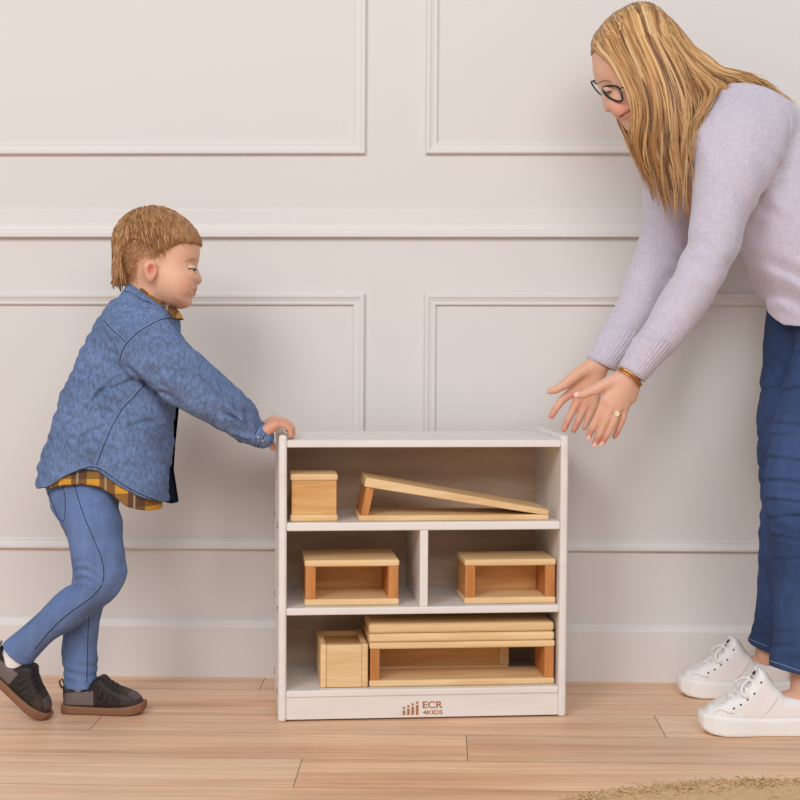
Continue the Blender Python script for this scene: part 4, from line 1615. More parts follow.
# ---- head, bowed and turned to the left
face_px = [(592, 55), (592.6, 62), (593, 69), (594, 75), (596.0, 80), (598.4, 85), (600.4, 89.5), (601.6, 94), (602.4, 99), (603.2, 104.5), (604.2, 108.5), (606.2, 110.9),
           (609, 110.8), (612, 110.2), (614.2, 111.2), (615.6, 113.4), (618.2, 114.6), (619.6, 117.2), (621.4, 118.8), (621.6, 121.0), (623.2, 122.4), (624.2, 125),
           (627.2, 129.4), (631, 132), (637, 132.6), (646, 128), (657, 119), (668, 108), (679, 92), (683, 70), (680, 46), (668, 25), (650, 13), (630, 12), (612, 22), (599, 38)]
g.add(infl(px_poly(face_px, HW_), HW_, 0.064, 0.060))
g.add(ell(Pc(645, 55, HW_), (0.080, 0.094, 0.076), rot_ab(40)), 0.02)
g.add(ell(Pc(641, 104, HW_), (0.040, 0.045, 0.052), rot_ab(40)), 0.03)
ax_ = np.array([[math.cos(math.radians(38)), math.sin(math.radians(38))], [-math.sin(math.radians(38)), math.cos(math.radians(38))]])
for s_ in (-1, 1):
    g.add(ell(Pc(622, 106, HW_ + s_ * 0.036), (0.024, 0.024, 0.020)), 0.02)
    g.add(ell(Pc(603.5, 91, HW_ + s_ * 0.034), (0.011, 0.013, 0.014)), 0.008, 's')
    g.add(ell(Pc(609.2, 108.2, HW_ + s_ * 0.010), (0.0072, 0.0072, 0.0075)), 0.006)
    e = Pc(607.4, 90.0, HW_ + s_ * 0.0315)
    fl_, l_, h_ = ell(e, (0.0122, 0.0122, 0.0128))
    g.add(((lambda A, B, C, f=fl_, e=e: np.maximum(f(A, B, C), (e[1] - 0.0035 - 0.25 * (A - e[0])) - B)), l_, h_), 0.003)
for lx, ly, a_, b_, c_ in ((615.6, 113.9, 0.0050, 0.0042, 0.019), (620.0, 119.2, 0.0052, 0.0048, 0.016)):
    g.add(ell(Pc(lx + 1.2, ly, HW_), (a_, b_, c_), rot_ab(38)), 0.004)
# smiling mouth: a crease between the lips reaching up the cheeks


def skin_depth(px, py):
    """depth of the near cheek's skin at a picture point"""
    D = 3.34
    for _ in range(3):
        q = Pc(px, py, D)
        ia, ib = int(round((q[0] - g.lo[0]) / g.h)), int(round((q[1] - g.lo[1]) / g.h))
        col = np.where(g.f[ia, ib] < 0)[0]
        if not len(col):
            return HW_
        D = g.lo[2] + g.h * col[0]
    return D


mouth = [(630.5, 110.2), (628, 112.2), (625, 114.2), (622, 115.8), (619.6, 117.0)]
md = [min(HW_ - 0.002, skin_depth(x, y)) for x, y in mouth]
near_m = [Pc(x, y, d_ + 0.0004) for (x, y), d_ in zip(mouth, md)]
far_m = [Pc(x, y, 2 * HW_ - d_ - 0.0004) for (x, y), d_ in zip(mouth, md)]
g.add(caps(near_m + far_m[::-1], [0.0012, 0.0018, 0.0020, 0.0018, 0.0014] + [0.0014, 0.0018, 0.0020, 0.0018, 0.0012]), 0.002, 's')
# neck and trunk under the sweater
g.add(caps([Pc(668, 92, HW_), Pc(700, 122, DW - 0.01), Pc(725, 140, DW)], [0.050, 0.052, 0.06]), 0.02)
g.add(caps([Pc(735, 150, DW), Pc(785, 195, DW), Pc(825, 270, DW), Pc(850, 340, DW)], [0.09, 0.115, 0.105, 0.12]), 0.03)
# arms
NWR, FWR = Pc(629, 375, 3.245), Pc(598, 365, 3.415)
g.add(caps([Pc(752, 135, 3.285), Pc(721, 215, 3.268), Pc(704, 265, 3.262), NWR], [0.050, 0.036, 0.029, 0.0205]), 0.015)
g.add(caps([Pc(712, 140, 3.52), Pc(668, 215, 3.535), Pc(656, 268, 3.52), FWR], [0.050, 0.036, 0.029, 0.0205]), 0.015)


def finger(pts, r0, r1, k=0.0035):
    n = len(pts)
    g.add(caps([Pc(*p) for p in pts], [r0 + (r1 - r0) * i / (n - 1) for i in range(n)]), k)


# near (left) hand: back of the hand to us, fingers pointing down and away to the left
dn = 3.245
for kx, ky, kd in ((605.5, 400, -0.004), (611.5, 404, -0.007), (618, 406.5, -0.005), (624.5, 406, 0.001)):
    g.add(caps([NWR, Pc((629 + kx) / 2 + 0.8, (375 + ky) / 2, dn + kd * 0.8), Pc(kx, ky, dn + kd)], [0.0185, 0.0150, 0.0112]), 0.009)
g.add(caps([Pc(634, 385, dn + 0.004), Pc(631, 398, dn + 0.006)], [0.014, 0.012]), 0.008)
finger([(605.5, 400, dn - 0.004), (599.5, 413.5, dn - 0.001), (592.5, 427.5, dn + 0.006), (588.6, 436.5, dn + 0.014)], 0.0102, 0.0064)
finger([(611.5, 404, dn - 0.007), (606.0, 419.5, dn - 0.006), (599.5, 434, dn + 0.003), (594.8, 443.6, dn + 0.012)], 0.0104, 0.0064)
finger([(618, 406.5, dn - 0.005), (614.0, 421, dn - 0.004), (607.5, 434, dn + 0.005), (601.8, 442.8, dn + 0.014)], 0.0100, 0.0062)
finger([(624.5, 406, dn + 0.001), (622.6, 418, dn + 0.004), (619, 428.5, dn + 0.011), (614.6, 436.5, dn + 0.020)], 0.0090, 0.0056)
g.add(caps([Pc(624, 376, dn - 0.002), Pc(608.5, 382.5, dn - 0.008), Pc(594.5, 390, dn - 0.010)], [0.0160, 0.0122, 0.0098]), 0.010)
finger([(608.5, 382.5, dn - 0.008), (594.5, 390, dn - 0.010), (583.5, 394.6, dn - 0.008), (577.2, 395.0, dn - 0.006)], 0.0118, 0.0070)
# far (right) hand: palm towards us, open
df = 3.415
for kx, ky, kd in ((572.5, 391.5, 0.004), (579, 398, 0.006), (586.5, 403, 0.006), (594, 405, 0.004)):
    g.add(caps([FWR, Pc((598 + kx) / 2 - 1, (366 + ky) / 2, df + kd), Pc(kx, ky, df + kd)], [0.0205, 0.0150, 0.0112]), 0.009)
finger([(572.5, 391.5, df + 0.004), (562.5, 399.5, df + 0.000), (556.6, 407.5, df - 0.006), (551.4, 416.0, df - 0.012)], 0.0105, 0.0068)
finger([(579, 398, df + 0.006), (573.0, 410, df + 0.002), (568.0, 420, df - 0.004), (564.0, 429.2, df - 0.010)], 0.0106, 0.0066)
finger([(586.5, 403, df + 0.006), (581.5, 414, df + 0.003), (577.2, 423, df - 0.003), (573.8, 430.2, df - 0.008)], 0.0102, 0.0064)
finger([(594, 405, df + 0.004), (590.5, 414.5, df + 0.004), (587.0, 422, df + 0.000), (584.2, 428.0, df - 0.004)], 0.0092, 0.0058)
g.add(caps([Pc(593, 366, df - 0.006), Pc(578, 373.5, df - 0.014), Pc(567.5, 381.5, df - 0.018)], [0.0170, 0.0138, 0.0108]), 0.010)
finger([(575, 376, df - 0.015), (565, 384.5, df - 0.018), (556, 389.6, df - 0.018), (549.6, 391.4, df - 0.016)], 0.0130, 0.0066)
# legs
g.add(caps([Pc(850, 345, 3.35), Pc(808, 520, 3.290), Pc(806, 640, 3.285), Pc(806, 690, 3.288), Pc(800, 701, 3.290), Pc(748, 708, 3.290)], [0.080, 0.048, 0.032, 0.032, 0.028, 0.016]), 0.015)
g.add(caps([Pc(818, 345, 3.47), Pc(792, 500, 3.53), Pc(780, 600, 3.575), Pc(769, 654, 3.605), Pc(767, 664, 3.615), Pc(718, 673, 3.618)], [0.075, 0.046, 0.031, 0.031, 0.027, 0.015]), 0.015)
V, Q = g.mesh(1)
lipw = np.array(srgb(206, 112, 106))
pinkw = np.array(srgb(226, 146, 126))
fing = np.array(srgb(214, 136, 118))
nail = np.array(srgb(238, 196, 186))
cheek = np.array(srgb(232, 158, 134))
sp = [(Pc(617.5, 114.4, HW_), (0.008, 0.006, 0.030), lipw, 0.6), (Pc(621.5, 119.0, HW_), (0.008, 0.007, 0.028), lipw, 0.6),
      (Pc(605, 109, HW_), (0.011, 0.011, 0.014), cheek, 0.6)]
for s_ in (-1, 1):
    sp += [(Pc(620, 107, HW_ + s_ * 0.044), (0.020, 0.018, 0.02), cheek, 0.6)]
for (x, y, d_) in ((588.6, 436.5, dn + 0.014), (594.8, 443.6, dn + 0.012), (601.8, 442.8, dn + 0.014), (614.6, 436.5, dn + 0.02), (551.4, 416.0, df - 0.012), (564.0, 429.2, df - 0.010), (573.8, 430.2, df - 0.008)):
    sp.append((Pc(x, y, d_), (0.016, 0.022, 0.02), fing, 0.6))
sp.append((Pc(577, 401, df - 0.004), (0.030, 0.022, 0.02), fing, 0.35))
cw_ = mottled(V, SKIN_W, sp)


def near_line(V, pts):
    x, y = 400 + V[:, 0] / V[:, 2] * FPX, 400 - V[:, 1] / V[:, 2] * FPX
    best = np.full(len(V), 99.0)
    for (x0, y0), (x1, y1) in zip(pts[:-1], pts[1:]):
        t = np.clip(((x - x0) * (x1 - x0) + (y - y0) * (y1 - y0)) / ((x1 - x0) ** 2 + (y1 - y0) ** 2), 0, 1)
        best = np.minimum(best, np.hypot(x - x0 - t * (x1 - x0), y - y0 - t * (y1 - y0)))
    return np.where((np.abs(V[:, 2] - HW_) < 0.062) & (V[:, 1] > Pc(0, 135, HW_)[1]), best, 99.0)


for pts, wd, cc_, am in ((mouth, 1.5, lipw, 0.6), (mouth, 0.45, np.array(srgb(160, 76, 72)), 0.7)):
    k_ = np.clip((wd + 0.5 - near_line(V, pts)) / 0.7, 0, 1)[:, None] * am
    cw_ = cw_ * (1 - k_) + cc_ * k_
woman = put('person', c2w(V), Q, 'skin', None, tuple(wbase), colors=cw_)
tag(woman, 'blonde woman with glasses in lilac sweater bending down with both hands reaching out', 'person')
# finger nails
for (a_, b_, sz) in (((592.5, 427.5, dn + 0.006), (588.6, 436.5, dn + 0.014), 0.0046), ((599.5, 434, dn + 0.003), (594.8, 443.6, dn + 0.012), 0.0048),
                     ((607.5, 434, dn + 0.005), (601.8, 442.8, dn + 0.014), 0.0046), ((583.5, 394.6, dn - 0.008), (577.4, 395.0, dn - 0.006), 0.0058)):
    A0, B0 = Pc(*a_), Pc(*b_)
    t_ = (B0 - A0) / np.linalg.norm(B0 - A0)
    nrm = np.array([0.15, 0.15, -1.0])
    nrm -= t_ * (nrm @ t_)
    nrm /= np.linalg.norm(nrm)
    sd_ = np.cross(t_, nrm)
    ce = B0 + nrm * 0.0056 + t_ * 0.001
    gn = Grid(ce - 0.011, ce + 0.011, 0.0009)
    gn.add(ell(ce, (0.0068, sz, 0.0016), [t_, sd_, nrm]))
    vn, qn = gn.mesh(1)
    put('fingernail', c2w(vn), qn, 'skin', woman, wbase, colors=np.tile(nail, (len(vn), 1)))
# eyes, lashes, brows
for s_ in (-1, 1):
    ec = Pc(607.4, 90.2, HW_ + s_ * 0.0315)
    ge = Grid(ec - 0.016, ec + 0.016, 0.001)
    ge.add(ell(ec, (0.0106, 0.0106, 0.0112)))
    ve, qe = ge.mesh(1)
    dv = np.array([-0.72, -0.62, s_ * 0.3])
    dv /= np.linalg.norm(dv)
    ang = ((ve - ec) / np.linalg.norm(ve - ec, axis=1)[:, None]) @ dv
    ce = np.tile(np.array(srgb(196, 180, 172)), (len(ve), 1))
    ce[ang > 0.80] = srgb(84, 92, 96)
    ce[ang > 0.94] = srgb(18, 16, 18)
    put('eye', c2w(ve), qe, 'eye', woman, wbase, colors=ce)
    lw = spline([Pc(613.0, 90.6, HW_ + s_ * 0.0425), Pc(609.5, 92.0, HW_ + s_ * 0.0445), Pc(605.5, 92.6, HW_ + s_ * 0.0435), Pc(601.8, 92.2, HW_ + s_ * 0.034)], 14)
    v1, f1 = tube(c2w(lw), [0.0006 + 0.0011 * math.sin(math.pi * i / 13) for i in range(14)], 6)
    put('eyelashes', v1, f1, 'hair', woman, wbase, colors=np.tile(srgb(60, 42, 38), (len(v1), 1)))
    bw = spline([Pc(611.5, 81.5, HW_ + s_ * 0.050), Pc(605, 80.8, HW_ + s_ * 0.046), Pc(599.5, 82.4, HW_ + s_ * 0.034), Pc(597.6, 84.6, HW_ + s_ * 0.018)], 12)
    v1, f1 = tube(c2w(bw), [0.0006 + 0.0013 * math.sin(math.pi * i / 11) for i in range(12)], 6)
    put('eyebrow', v1, f1, 'hair', woman, wbase, colors=np.tile(srgb(140, 100, 70), (len(v1), 1)))
# ---- glasses
def ring3(pts, r, n=40):
    p = np.array([Pc(*q) for q in pts])
    q = np.vstack([p, p[:1]])
    s = spline(np.vstack([p[-1:], q, p[1:2]]), n + 2 * (n // len(p)))
    m_ = n // len(p)
    s = s[m_:-m_ - 1]
    return tube(c2w(s), r, 6, closed=True), c2w(s)


gl_near = [(603.6, 87.6, 3.362), (609, 85.6, 3.352), (616, 86.4, 3.335), (619.4, 89.0, 3.328), (622.0, 96.0, 3.327), (622.2, 100.4, 3.330), (617.5, 101.2, 3.340), (610.0, 98.2, 3.354), (604.6, 93.2, 3.363)]
gl_far = [(600.6, 86.6, 3.395), (596.4, 83.4, 3.408), (592.4, 81.4, 3.425), (591.4, 82.6, 3.432), (594.6, 88.0, 3.432), (599.0, 93.0, 3.426), (602.0, 95.2, 3.412), (602.6, 92.0, 3.398)]
parts_ = []
gl_near = [(x, y, d_ - 0.014) for x, y, d_ in gl_near]
(t1, c1_), (t2, c2_) = ring3(gl_near, 0.0024), ring3(gl_far, 0.0019)
bridge = tube(c2w(spline([Pc(603.8, 88.2, 3.348), Pc(602.4, 87.2, 3.378), Pc(600.9, 87.2, 3.395)], 8)), 0.0014, 6)
arm1 = tube(c2w(spline([Pc(619.4, 88.6, 3.314), Pc(624, 87.0, 3.308), Pc(640, 80, 3.304), Pc(656, 74, 3.306)], 14)), 0.0016, 6)
arm2 = tube(c2w(spline([Pc(591.4, 82.0, 3.432), Pc(596, 80.0, 3.450), Pc(622, 76, 3.462), Pc(650, 72, 3.464)], 14)), 0.0016, 6)
v1, f1 = merge([t1, t2, bridge])
gls = put('glasses', v1, f1, 'black', woman, wbase)
for a_ in (arm1, arm2):
    put('temple_arm', a_[0], a_[1], 'black', gls, wbase)
for c_ in (c1_, c2_):
    mid = c_.mean(0)
    vv = np.vstack([mid, c_])
    n_ = len(c_)
    put('lens', vv, [(0, i + 1, (i + 1) % n_ + 1) for i in range(n_)], 'glass', gls, wbase)

# ---- sweater
LIL = np.array(srgb(201, 193, 208))
tor = [(700, 118), (712, 104), (730, 96.5), (745, 93), (762, 91.5), (780, 98), (797, 110), (830, 128), (862, 165), (888, 215), (905, 270), (912, 330), (900, 420),
       (775, 420), (764, 314), (761, 302), (757, 289), (749, 270), (741, 252), (730, 225), (716, 195), (702, 165), (695, 140)]
hem = [(764, 300), (766.5, 313), (774, 320), (783, 325.5), (800, 326.8), (840, 330), (880, 326), (930, 318), (960, 200), (900, 40), (640, 40), (600, 180), (560, 385), (660, 400), (740, 300)]
lo, hi = Pc(578, 392, 3.4), Pc(925, 84, 3.4)
gw = Grid([lo[0], lo[1], 3.17], [hi[0], hi[1], 3.655], 0.0032)
gw.add(infl(px_poly(tor, DW), DW, 0.135, 0.12))
gw.add(ell(Pc(752, 130, DW), (0.08, 0.065, 0.165), rot_ab(-30)), 0.04)
nearW = [(706, 104, 800, 128, 3.335, 0.075), (691.5, 140, 790, 138, 3.285, 0.070), (691, 160, 780, 159, 3.268, 0.067), (692, 186, 763, 184, 3.262, 0.063), (690.8, 215, 747.5, 217, 3.259, 0.060), (685.5, 247, 740, 247, 3.255, 0.058),
         (670.5, 277, 724, 281, 3.252, 0.055), (654, 305, 705, 311, 3.249, 0.050), (637, 335, 679, 343, 3.247, 0.043), (630, 348.5, 664, 358, 3.246, 0.037)]
gw.add(sweep(nearW, 40, cap=0.4), 0.012)
farW = [(655, 150, 705, 160, 3.50, 0.065), (644, 180, 694, 190, 3.53, 0.062), (640.5, 228, 690, 238, 3.535, 0.058), (631, 262, 680, 274, 3.52, 0.055), (616, 300, 662, 309, 3.48, 0.048), (601, 331, 640, 342, 3.445, 0.040), (596, 341, 631, 353, 3.43, 0.036)]
gw.add(sweep(farW, 36, cap=0.4), 0.012)
A_, B_, C_ = gw.full()
# folds: waist creases, elbow creases, soft waves
wc = Pc(772, 285, 3.30)
f1_ = np.sin((0.45 * A_ + 0.89 * B_) * 150 + 1.6 * np.sin(A_ * 40 + C_ * 30)) * np.exp(-(((A_ - wc[0] - 0.03) / 0.07) ** 2 + ((B_ - wc[1]) / 0.05) ** 2)) * 0.006
el = Pc(700, 262, 3.25)
f2_ = np.sin((0.35 * A_ + 0.93 * B_) * 130 + 2.0 * np.sin(A_ * 60)) * np.exp(-(((A_ - el[0]) / 0.06) ** 2 + ((B_ - el[1]) / 0.06) ** 2)) * 0.0025
ap = Pc(770, 185, 3.27)
f3_ = np.sin((0.8 * A_ + 0.6 * B_) * 120 + 1.2 * np.sin(B_ * 50)) * np.exp(-(((A_ - ap[0]) / 0.05) ** 2 + ((B_ - ap[1]) / 0.06) ** 2)) * 0.004
base_f = gw.f + f1_ + f2_ + f3_ + wrinkle(A_, B_, C_, 51, (30, 46, 66), 0.0040)
sl = 1 - 0.30 * (C_ - 3.27)                       # the hem rides up a little on the far side
hem2 = poly_sd(A_ * sl + 0 * B_, B_ * sl + 0 * A_, px_poly(hem, 3.28))
zone = poly_sd(A_, B_, px_poly([(745, 295), (930, 280), (930, 430), (745, 430)], 3.29)) + 0 * C_
inner = np.maximum(base_f + 0.007, -(hem2 + 0.02))
gw.f = np.maximum(np.maximum(base_f, np.where(B_ < Pc(0, 290, 3.29)[1], np.where(A_ > Pc(735, 0, 3.29)[0], hem2, -1), -1)), -np.maximum(inner, zone))
# neckline
gw.add(caps([Pc(664, 84, HW_), Pc(706, 121, DW)], [0.05, 0.060]), 0.004, 's')
V, Q = gw.mesh(1)
flk = rng.normal(0, 0.02, len(V))[:, None]
sweater = put('sweater', c2w(V), Q, 'knit', woman, wbase, colors=np.clip(LIL * (1 + flk), 0, 1))


def loft(st, n, mod):
    """ribbed tube through stations, open ends turned in"""
    vs, fs = [], []
    rows_ = []
    for (x1, y1, x2, y2, D, hd) in st:
        rows_.append(np.concatenate([Pc(x1, y1, D), Pc(x2, y2, D), [hd]]))
    for j, r in enumerate(spline(rows_, 9)):
        c_, s2, h_ = (r[:3] + r[3:6]) / 2, (r[3:6] - r[:3]) / 2, r[6]
        for k in range(n):
            a = 2 * math.pi * k / n
            m_ = 1 + mod * (1 if (k // 2) % 2 else -1)
            vs.append(c_ + m_ * (math.cos(a) * s2 + math.sin(a) * np.array([0, 0, h_])))
    for j in range(8):
        for k in range(n):
            l = (k + 1) % n
            fs.append((j * n + k, j * n + l, (j + 1) * n + l, (j + 1) * n + k))
    last = (vs[8 * n:9 * n])
    ce = np.mean(last, 0)
    i0 = len(vs)
    for p in last:
        vs.append(ce + (p - ce) * 0.78)
    for k in range(n):
        l = (k + 1) % n
        fs.append((8 * n + k, 8 * n + l, i0 + l, i0 + k))
    return np.array(vs), fs


for st in ([(634.0, 337, 677, 346, 3.247, 0.0465), (626.6, 351.6, 661.5, 363, 3.246, 0.0395), (618, 367.5, 644, 382, 3.245, 0.0325)],
           [(603.2, 324.6, 645.5, 335, 3.45, 0.0455), (595.4, 341.6, 631.6, 353, 3.43, 0.0395), (587, 358.5, 615, 371.5, 3.415, 0.0325)]):
    v1, f1 = loft(st, 120, 0.016)
    put('cuff', c2w(v1), f1, 'knit', sweater, wbase, colors=np.tile(LIL * 1.0, (len(v1), 1)))

# ---- jeans
JW = np.array(srgb(57, 76, 116))
lo, hi = Pc(738, 690, 3.4), Pc(925, 300, 3.4)
gp = Grid([lo[0], lo[1], 3.16], [hi[0], hi[1], 3.66], 0.0032)
nearJ = [(786, 319, 900, 321, 3.385, 0.104), (793, 334, 905, 334, 3.365, 0.108), (793, 350, 900, 352, 3.325, 0.112), (781, 392, 890, 396, 3.305, 0.102), (769.5, 436, 872, 440, 3.295, 0.094), (764, 480, 855, 482, 3.288, 0.086), (767, 520, 846, 522, 3.284, 0.074),
         (772.5, 558, 842, 558, 3.28, 0.068), (774.5, 590, 843, 592, 3.278, 0.068), (775.5, 617, 841, 622, 3.277, 0.065), (773, 642, 833, 652, 3.277, 0.058), (767, 664, 822, 678, 3.277, 0.052)]
gp.add(sweep(nearJ, 44, cap=0.15))
farJ = [(766, 319, 880, 321, 3.45, 0.115), (763.5, 345, 870, 350, 3.47, 0.11), (759.5, 391, 850, 395, 3.49, 0.098), (757.8, 446, 835, 450, 3.51, 0.088), (761.5, 500, 822, 503, 3.525, 0.074), (760, 525, 818, 528, 3.53, 0.070), (758.5, 560, 812, 563, 3.556, 0.066), (757.5, 605, 806, 608, 3.575, 0.060),
        (753, 628, 798, 634, 3.59, 0.054), (747, 642, 788, 652, 3.598, 0.050)]
gp.add(sweep(farJ, 40, cap=0.15), 0.01)
A_, B_, C_ = gp.full()


def crease(px, py, D, ca, sa, fq, ra, rb, am):
    c_ = Pc(px, py, D)
    return np.sin((ca * A_ + sa * B_) * fq + 1.8 * np.sin(A_ * 45 + B_ * 12)) * np.exp(-(((A_ - c_[0]) / ra) ** 2 + ((B_ - c_[1]) / rb) ** 2)) * am


cr = (crease(800, 520, 3.2, 0.18, 0.98, 150, 0.05, 0.07, 0.0022) + crease(800, 405, 3.2, -0.3, 0.95, 95, 0.05, 0.09, 0.0020) + crease(785, 655, 3.25, 0.1, 0.99, 190, 0.05, 0.03, 0.0016)
      + crease(815, 575, 3.2, -0.25, 0.97, 120, 0.05, 0.06, 0.0014))
for (x0, y0, x1, y1, dp) in ((781, 396, 830, 388, 0.0035), (772, 425, 822, 436, 0.003), (770, 440, 800, 437, 0.0025), (764, 460, 815, 468, 0.004), (764, 484, 806, 486, 0.0045), (765, 503, 812, 508, 0.0045),
                             (768, 523, 820, 519, 0.004), (770, 538, 806, 546, 0.003), (774, 566, 812, 560, 0.0025), (769, 654, 798, 648, 0.0025), (790, 352, 830, 362, 0.003), (772, 640, 800, 632, 0.002)):
    a, c = Pc(x0, y0, 3.22), Pc(x1, y1, 3.22)
    d = (c - a)[:2]
    Ln = np.linalg.norm(d)
    d = d / Ln
    u = ((A_ - a[0]) * d[0] + (B_ - a[1]) * d[1]) / Ln
    v = -(A_ - a[0]) * d[1] + (B_ - a[1]) * d[0] - 0.08 * Ln * 4 * u * (1 - u)
    cr = cr + dp * np.clip(1.1 - np.abs(2 * u - 0.9) ** 3, 0, 1) * (np.exp(-(v / 0.004) ** 2) - 0.6 * np.exp(-((v - 0.009) / 0.006) ** 2)) * (C_ < 3.36)
for (x0, y0, x1, y1, dp) in ((759, 391, 782, 394, 0.0025), (758, 440, 772, 446, 0.003), (759, 470, 768, 472, 0.003)):
    a = Pc(x0, y0, 3.45)
    cr = cr + dp * np.exp(-((B_ - a[1] - 0.15 * (A_ - a[0])) / 0.004) ** 2) * (C_ > 3.38) * (A_ < Pc(x1, y1, 3.45)[0] + 0.02)
gp.f = gp.f + cr + wrinkle(A_, B_, C_, 77, (40, 60, 85), 0.0024)
for c_, d_, nearleg in ((Pc(795, 671, 3.277), Pc(802, 640, 3.277), True), (Pc(768, 647, 3.598), Pc(775, 625, 3.588), False)):
    dv = (c_ - d_) / np.linalg.norm(c_ - d_)
    dd = (A_ - c_[0]) * dv[0] + (B_ - c_[1]) * dv[1] + (C_ - c_[2]) * dv[2]
    gp.f = np.maximum(gp.f, np.where((C_ < 3.42) if nearleg else (C_ >= 3.42), dd, -1))
V, Q = gp.mesh(1)
fade = np.clip(0.5 + wrinkle(V[:, 0], V[:, 1], V[:, 2], 62, (14, 22, 32), 0.8), 0, 1)[:, None]
wj = put('jeans', c2w(V), Q, 'denim_dark', woman, wbase, colors=JW * (0.8 + 0.4 * fade))
seam('hem_stitching', wj, [[(769, 660.5), (783, 665), (800, 671)]], 'stitch', wj, wbase, 0.0008)
seam('hem_stitching', wj, [[(748.5, 638.6), (757, 642.2), (767, 646)]], 'stitch', wj, wbase, 0.0008)


# ---- white platform sneakers
def white_shoe(mtx, base):
    L_ = 0.262
    plan0 = [(0.0, -0.016), (0.008, -0.031), (0.03, -0.038), (0.08, -0.038), (0.13, -0.043), (0.18, -0.050), (0.215, -0.048), (0.243, -0.036), (0.259, -0.015),
             (0.261, 0.006), (0.252, 0.026), (0.232, 0.040), (0.205, 0.046), (0.17, 0.044), (0.13, 0.038), (0.08, 0.036), (0.03, 0.036), (0.008, 0.029), (0.0, 0.015)]
    pin = [(x * 0.97 + 0.004, y * 0.92) for x, y in plan0]
    up = [(0.008, 0.026), (0.004, 0.058), (0.002, 0.082), (0.006, 0.096), (0.016, 0.097), (0.03, 0.088), (0.06, 0.078), (0.085, 0.082), (0.105, 0.102), (0.120, 0.126), (0.131, 0.135), (0.140, 0.131),
          (0.152, 0.110), (0.175, 0.086), (0.20, 0.073), (0.222, 0.064), (0.240, 0.056), (0.252, 0.045), (0.256, 0.034), (0.256, 0.026)]
    sole = [(-0.001, 0.004), (-0.002, 0.036), (0.0, 0.041), (0.06, 0.0385), (0.13, 0.037), (0.19, 0.040), (0.235, 0.044), (0.256, 0.046), (0.262, 0.040), (0.262, 0.026), (0.254, 0.012), (0.238, 0.004), (0.21, 0.0), (0.03, 0.0)]

    def cut(X, Y, Z):
        return np.sqrt(((X - 0.056) / 0.047) ** 2 + (Y / 0.028) ** 2 + ((Z - 0.108) / 0.046) ** 2) * 0.028 - 0.028
    V, Q = shoe_mesh(up, pin, 0.0028, 0.02, cut)
    V = V + np.stack([0 * V[:, 0], 0 * V[:, 0], 0.0009 * np.sin(190 * V[:, 0] + 60 * V[:, 1]) + 0.0008 * np.sin(120 * V[:, 0] - 150 * V[:, 1])], 1)
    V_up = V
    wc_ = np.tile(np.array(srgb(240, 236, 234)), (len(V), 1))
    u_ = place_mesh('sneaker', V, Q, mtx, 'canvas', woman, base, wc_)
    V, Q = shoe_mesh(sole, plan0, 0.0026, 0.006)
    place_mesh('sole', V, Q, mtx, 'white_rubber', u_, base)
    # laces across the throat, a bow and the eyelets
    Vs = V_up

    def top_pt(x_, y_):
        k = np.argsort((Vs[:, 0] - x_) ** 2 + (Vs[:, 1] - y_) ** 2)[:60]
        return Vs[k[np.argmax(Vs[k, 2])]]

    def side_pt(x_, z_, s_):
        k = np.where((np.abs(Vs[:, 0] - x_) < 0.003) & (np.abs(Vs[:, 2] - z_) < 0.003))[0]
        return Vs[k[np.argmax(s_ * Vs[k, 1])]]
    for i, x_ in enumerate((0.148, 0.162, 0.176, 0.190, 0.204)):
        zt_ = top_pt(x_, 0)[2]
        pl, pr_ = side_pt(x_ - 0.010, zt_ - 0.012, -1), side_pt(x_ - 0.010, zt_ - 0.012, 1)
        pth = [pl] + [top_pt(x_ - 0.004 + 0.004 * (1 - abs(y_) / 0.016), y_) + np.array([0, 0, 0.0022]) for y_ in (-0.016, 0, 0.016)] + [pr_]
        v1, f1 = tube(spline(pth, 18), 0.0030, 6)
        place_mesh('lace', v1, f1, mtx, 'canvas', u_, base, np.array(srgb(246, 244, 242)))
        for s_, e0 in ((-1, pl), (1, pr_)):
            e0 = e0 + np.array([0.001, s_ * 0.0006, -0.001])
            gg = Grid(np.array(e0) - 0.007, np.array(e0) + 0.007, 0.0011)
            gg.add(ell(e0, (0.0024, 0.0022, 0.0024)))
            ve, qe = gg.mesh(1)
            place_mesh('eyelet', ve, qe, mtx, 'black', u_, base)
    for k_, (pts_) in enumerate((((0.232, 0.052), (0.222, 0.056), (0.205, 0.054), (0.19, 0.05)), ((0.10, 0.088), (0.108, 0.075), (0.118, 0.060), (0.128, 0.046)))):
        for s_ in (-1, 1):
            q_ = [side_pt(x_, z_, s_) + np.array([0, s_ * 0.0003, 0]) for x_, z_ in pts_]
            v1, f1 = tube(spline(q_, 14), 0.0011, 5)
            place_mesh('seam', v1, f1, mtx, 'canvas', u_, base, np.array(srgb(214, 208, 204)))
    for s_ in (-1, 1):
        loop = [(0.152, s_ * 0.003, 0.113), (0.166, s_ * 0.018, 0.110), (0.178, s_ * 0.034, 0.096), (0.170, s_ * 0.040, 0.084), (0.158, s_ * 0.030, 0.094), (0.151, s_ * 0.006, 0.110)]
        v1, f1 = tube(spline(loop, 22), 0.0026, 6)
        place_mesh('lace', v1, f1, mtx, 'canvas', u_, base, np.array(srgb(244, 242, 240)))
    # small mark on the tongue
    for k in range(3):
        a0 = Vector((0.1470 + 0.0004 * k, -0.0075 + 0.005 * k, 0.1215))
        v1, f1 = tube([a0, a0 + Vector((-0.006, 0, 0.0072))], 0.0016, 6)
        place_mesh('logo_mark', v1, f1, mtx, 'black', u_, base)
    v1, f1 = tube([(0.1505, -0.010, 0.1165), (0.1505, 0.006, 0.1165)], 0.0009, 6)
    place_mesh('logo_mark', v1, f1, mtx, 'black', u_, base)
    return u_


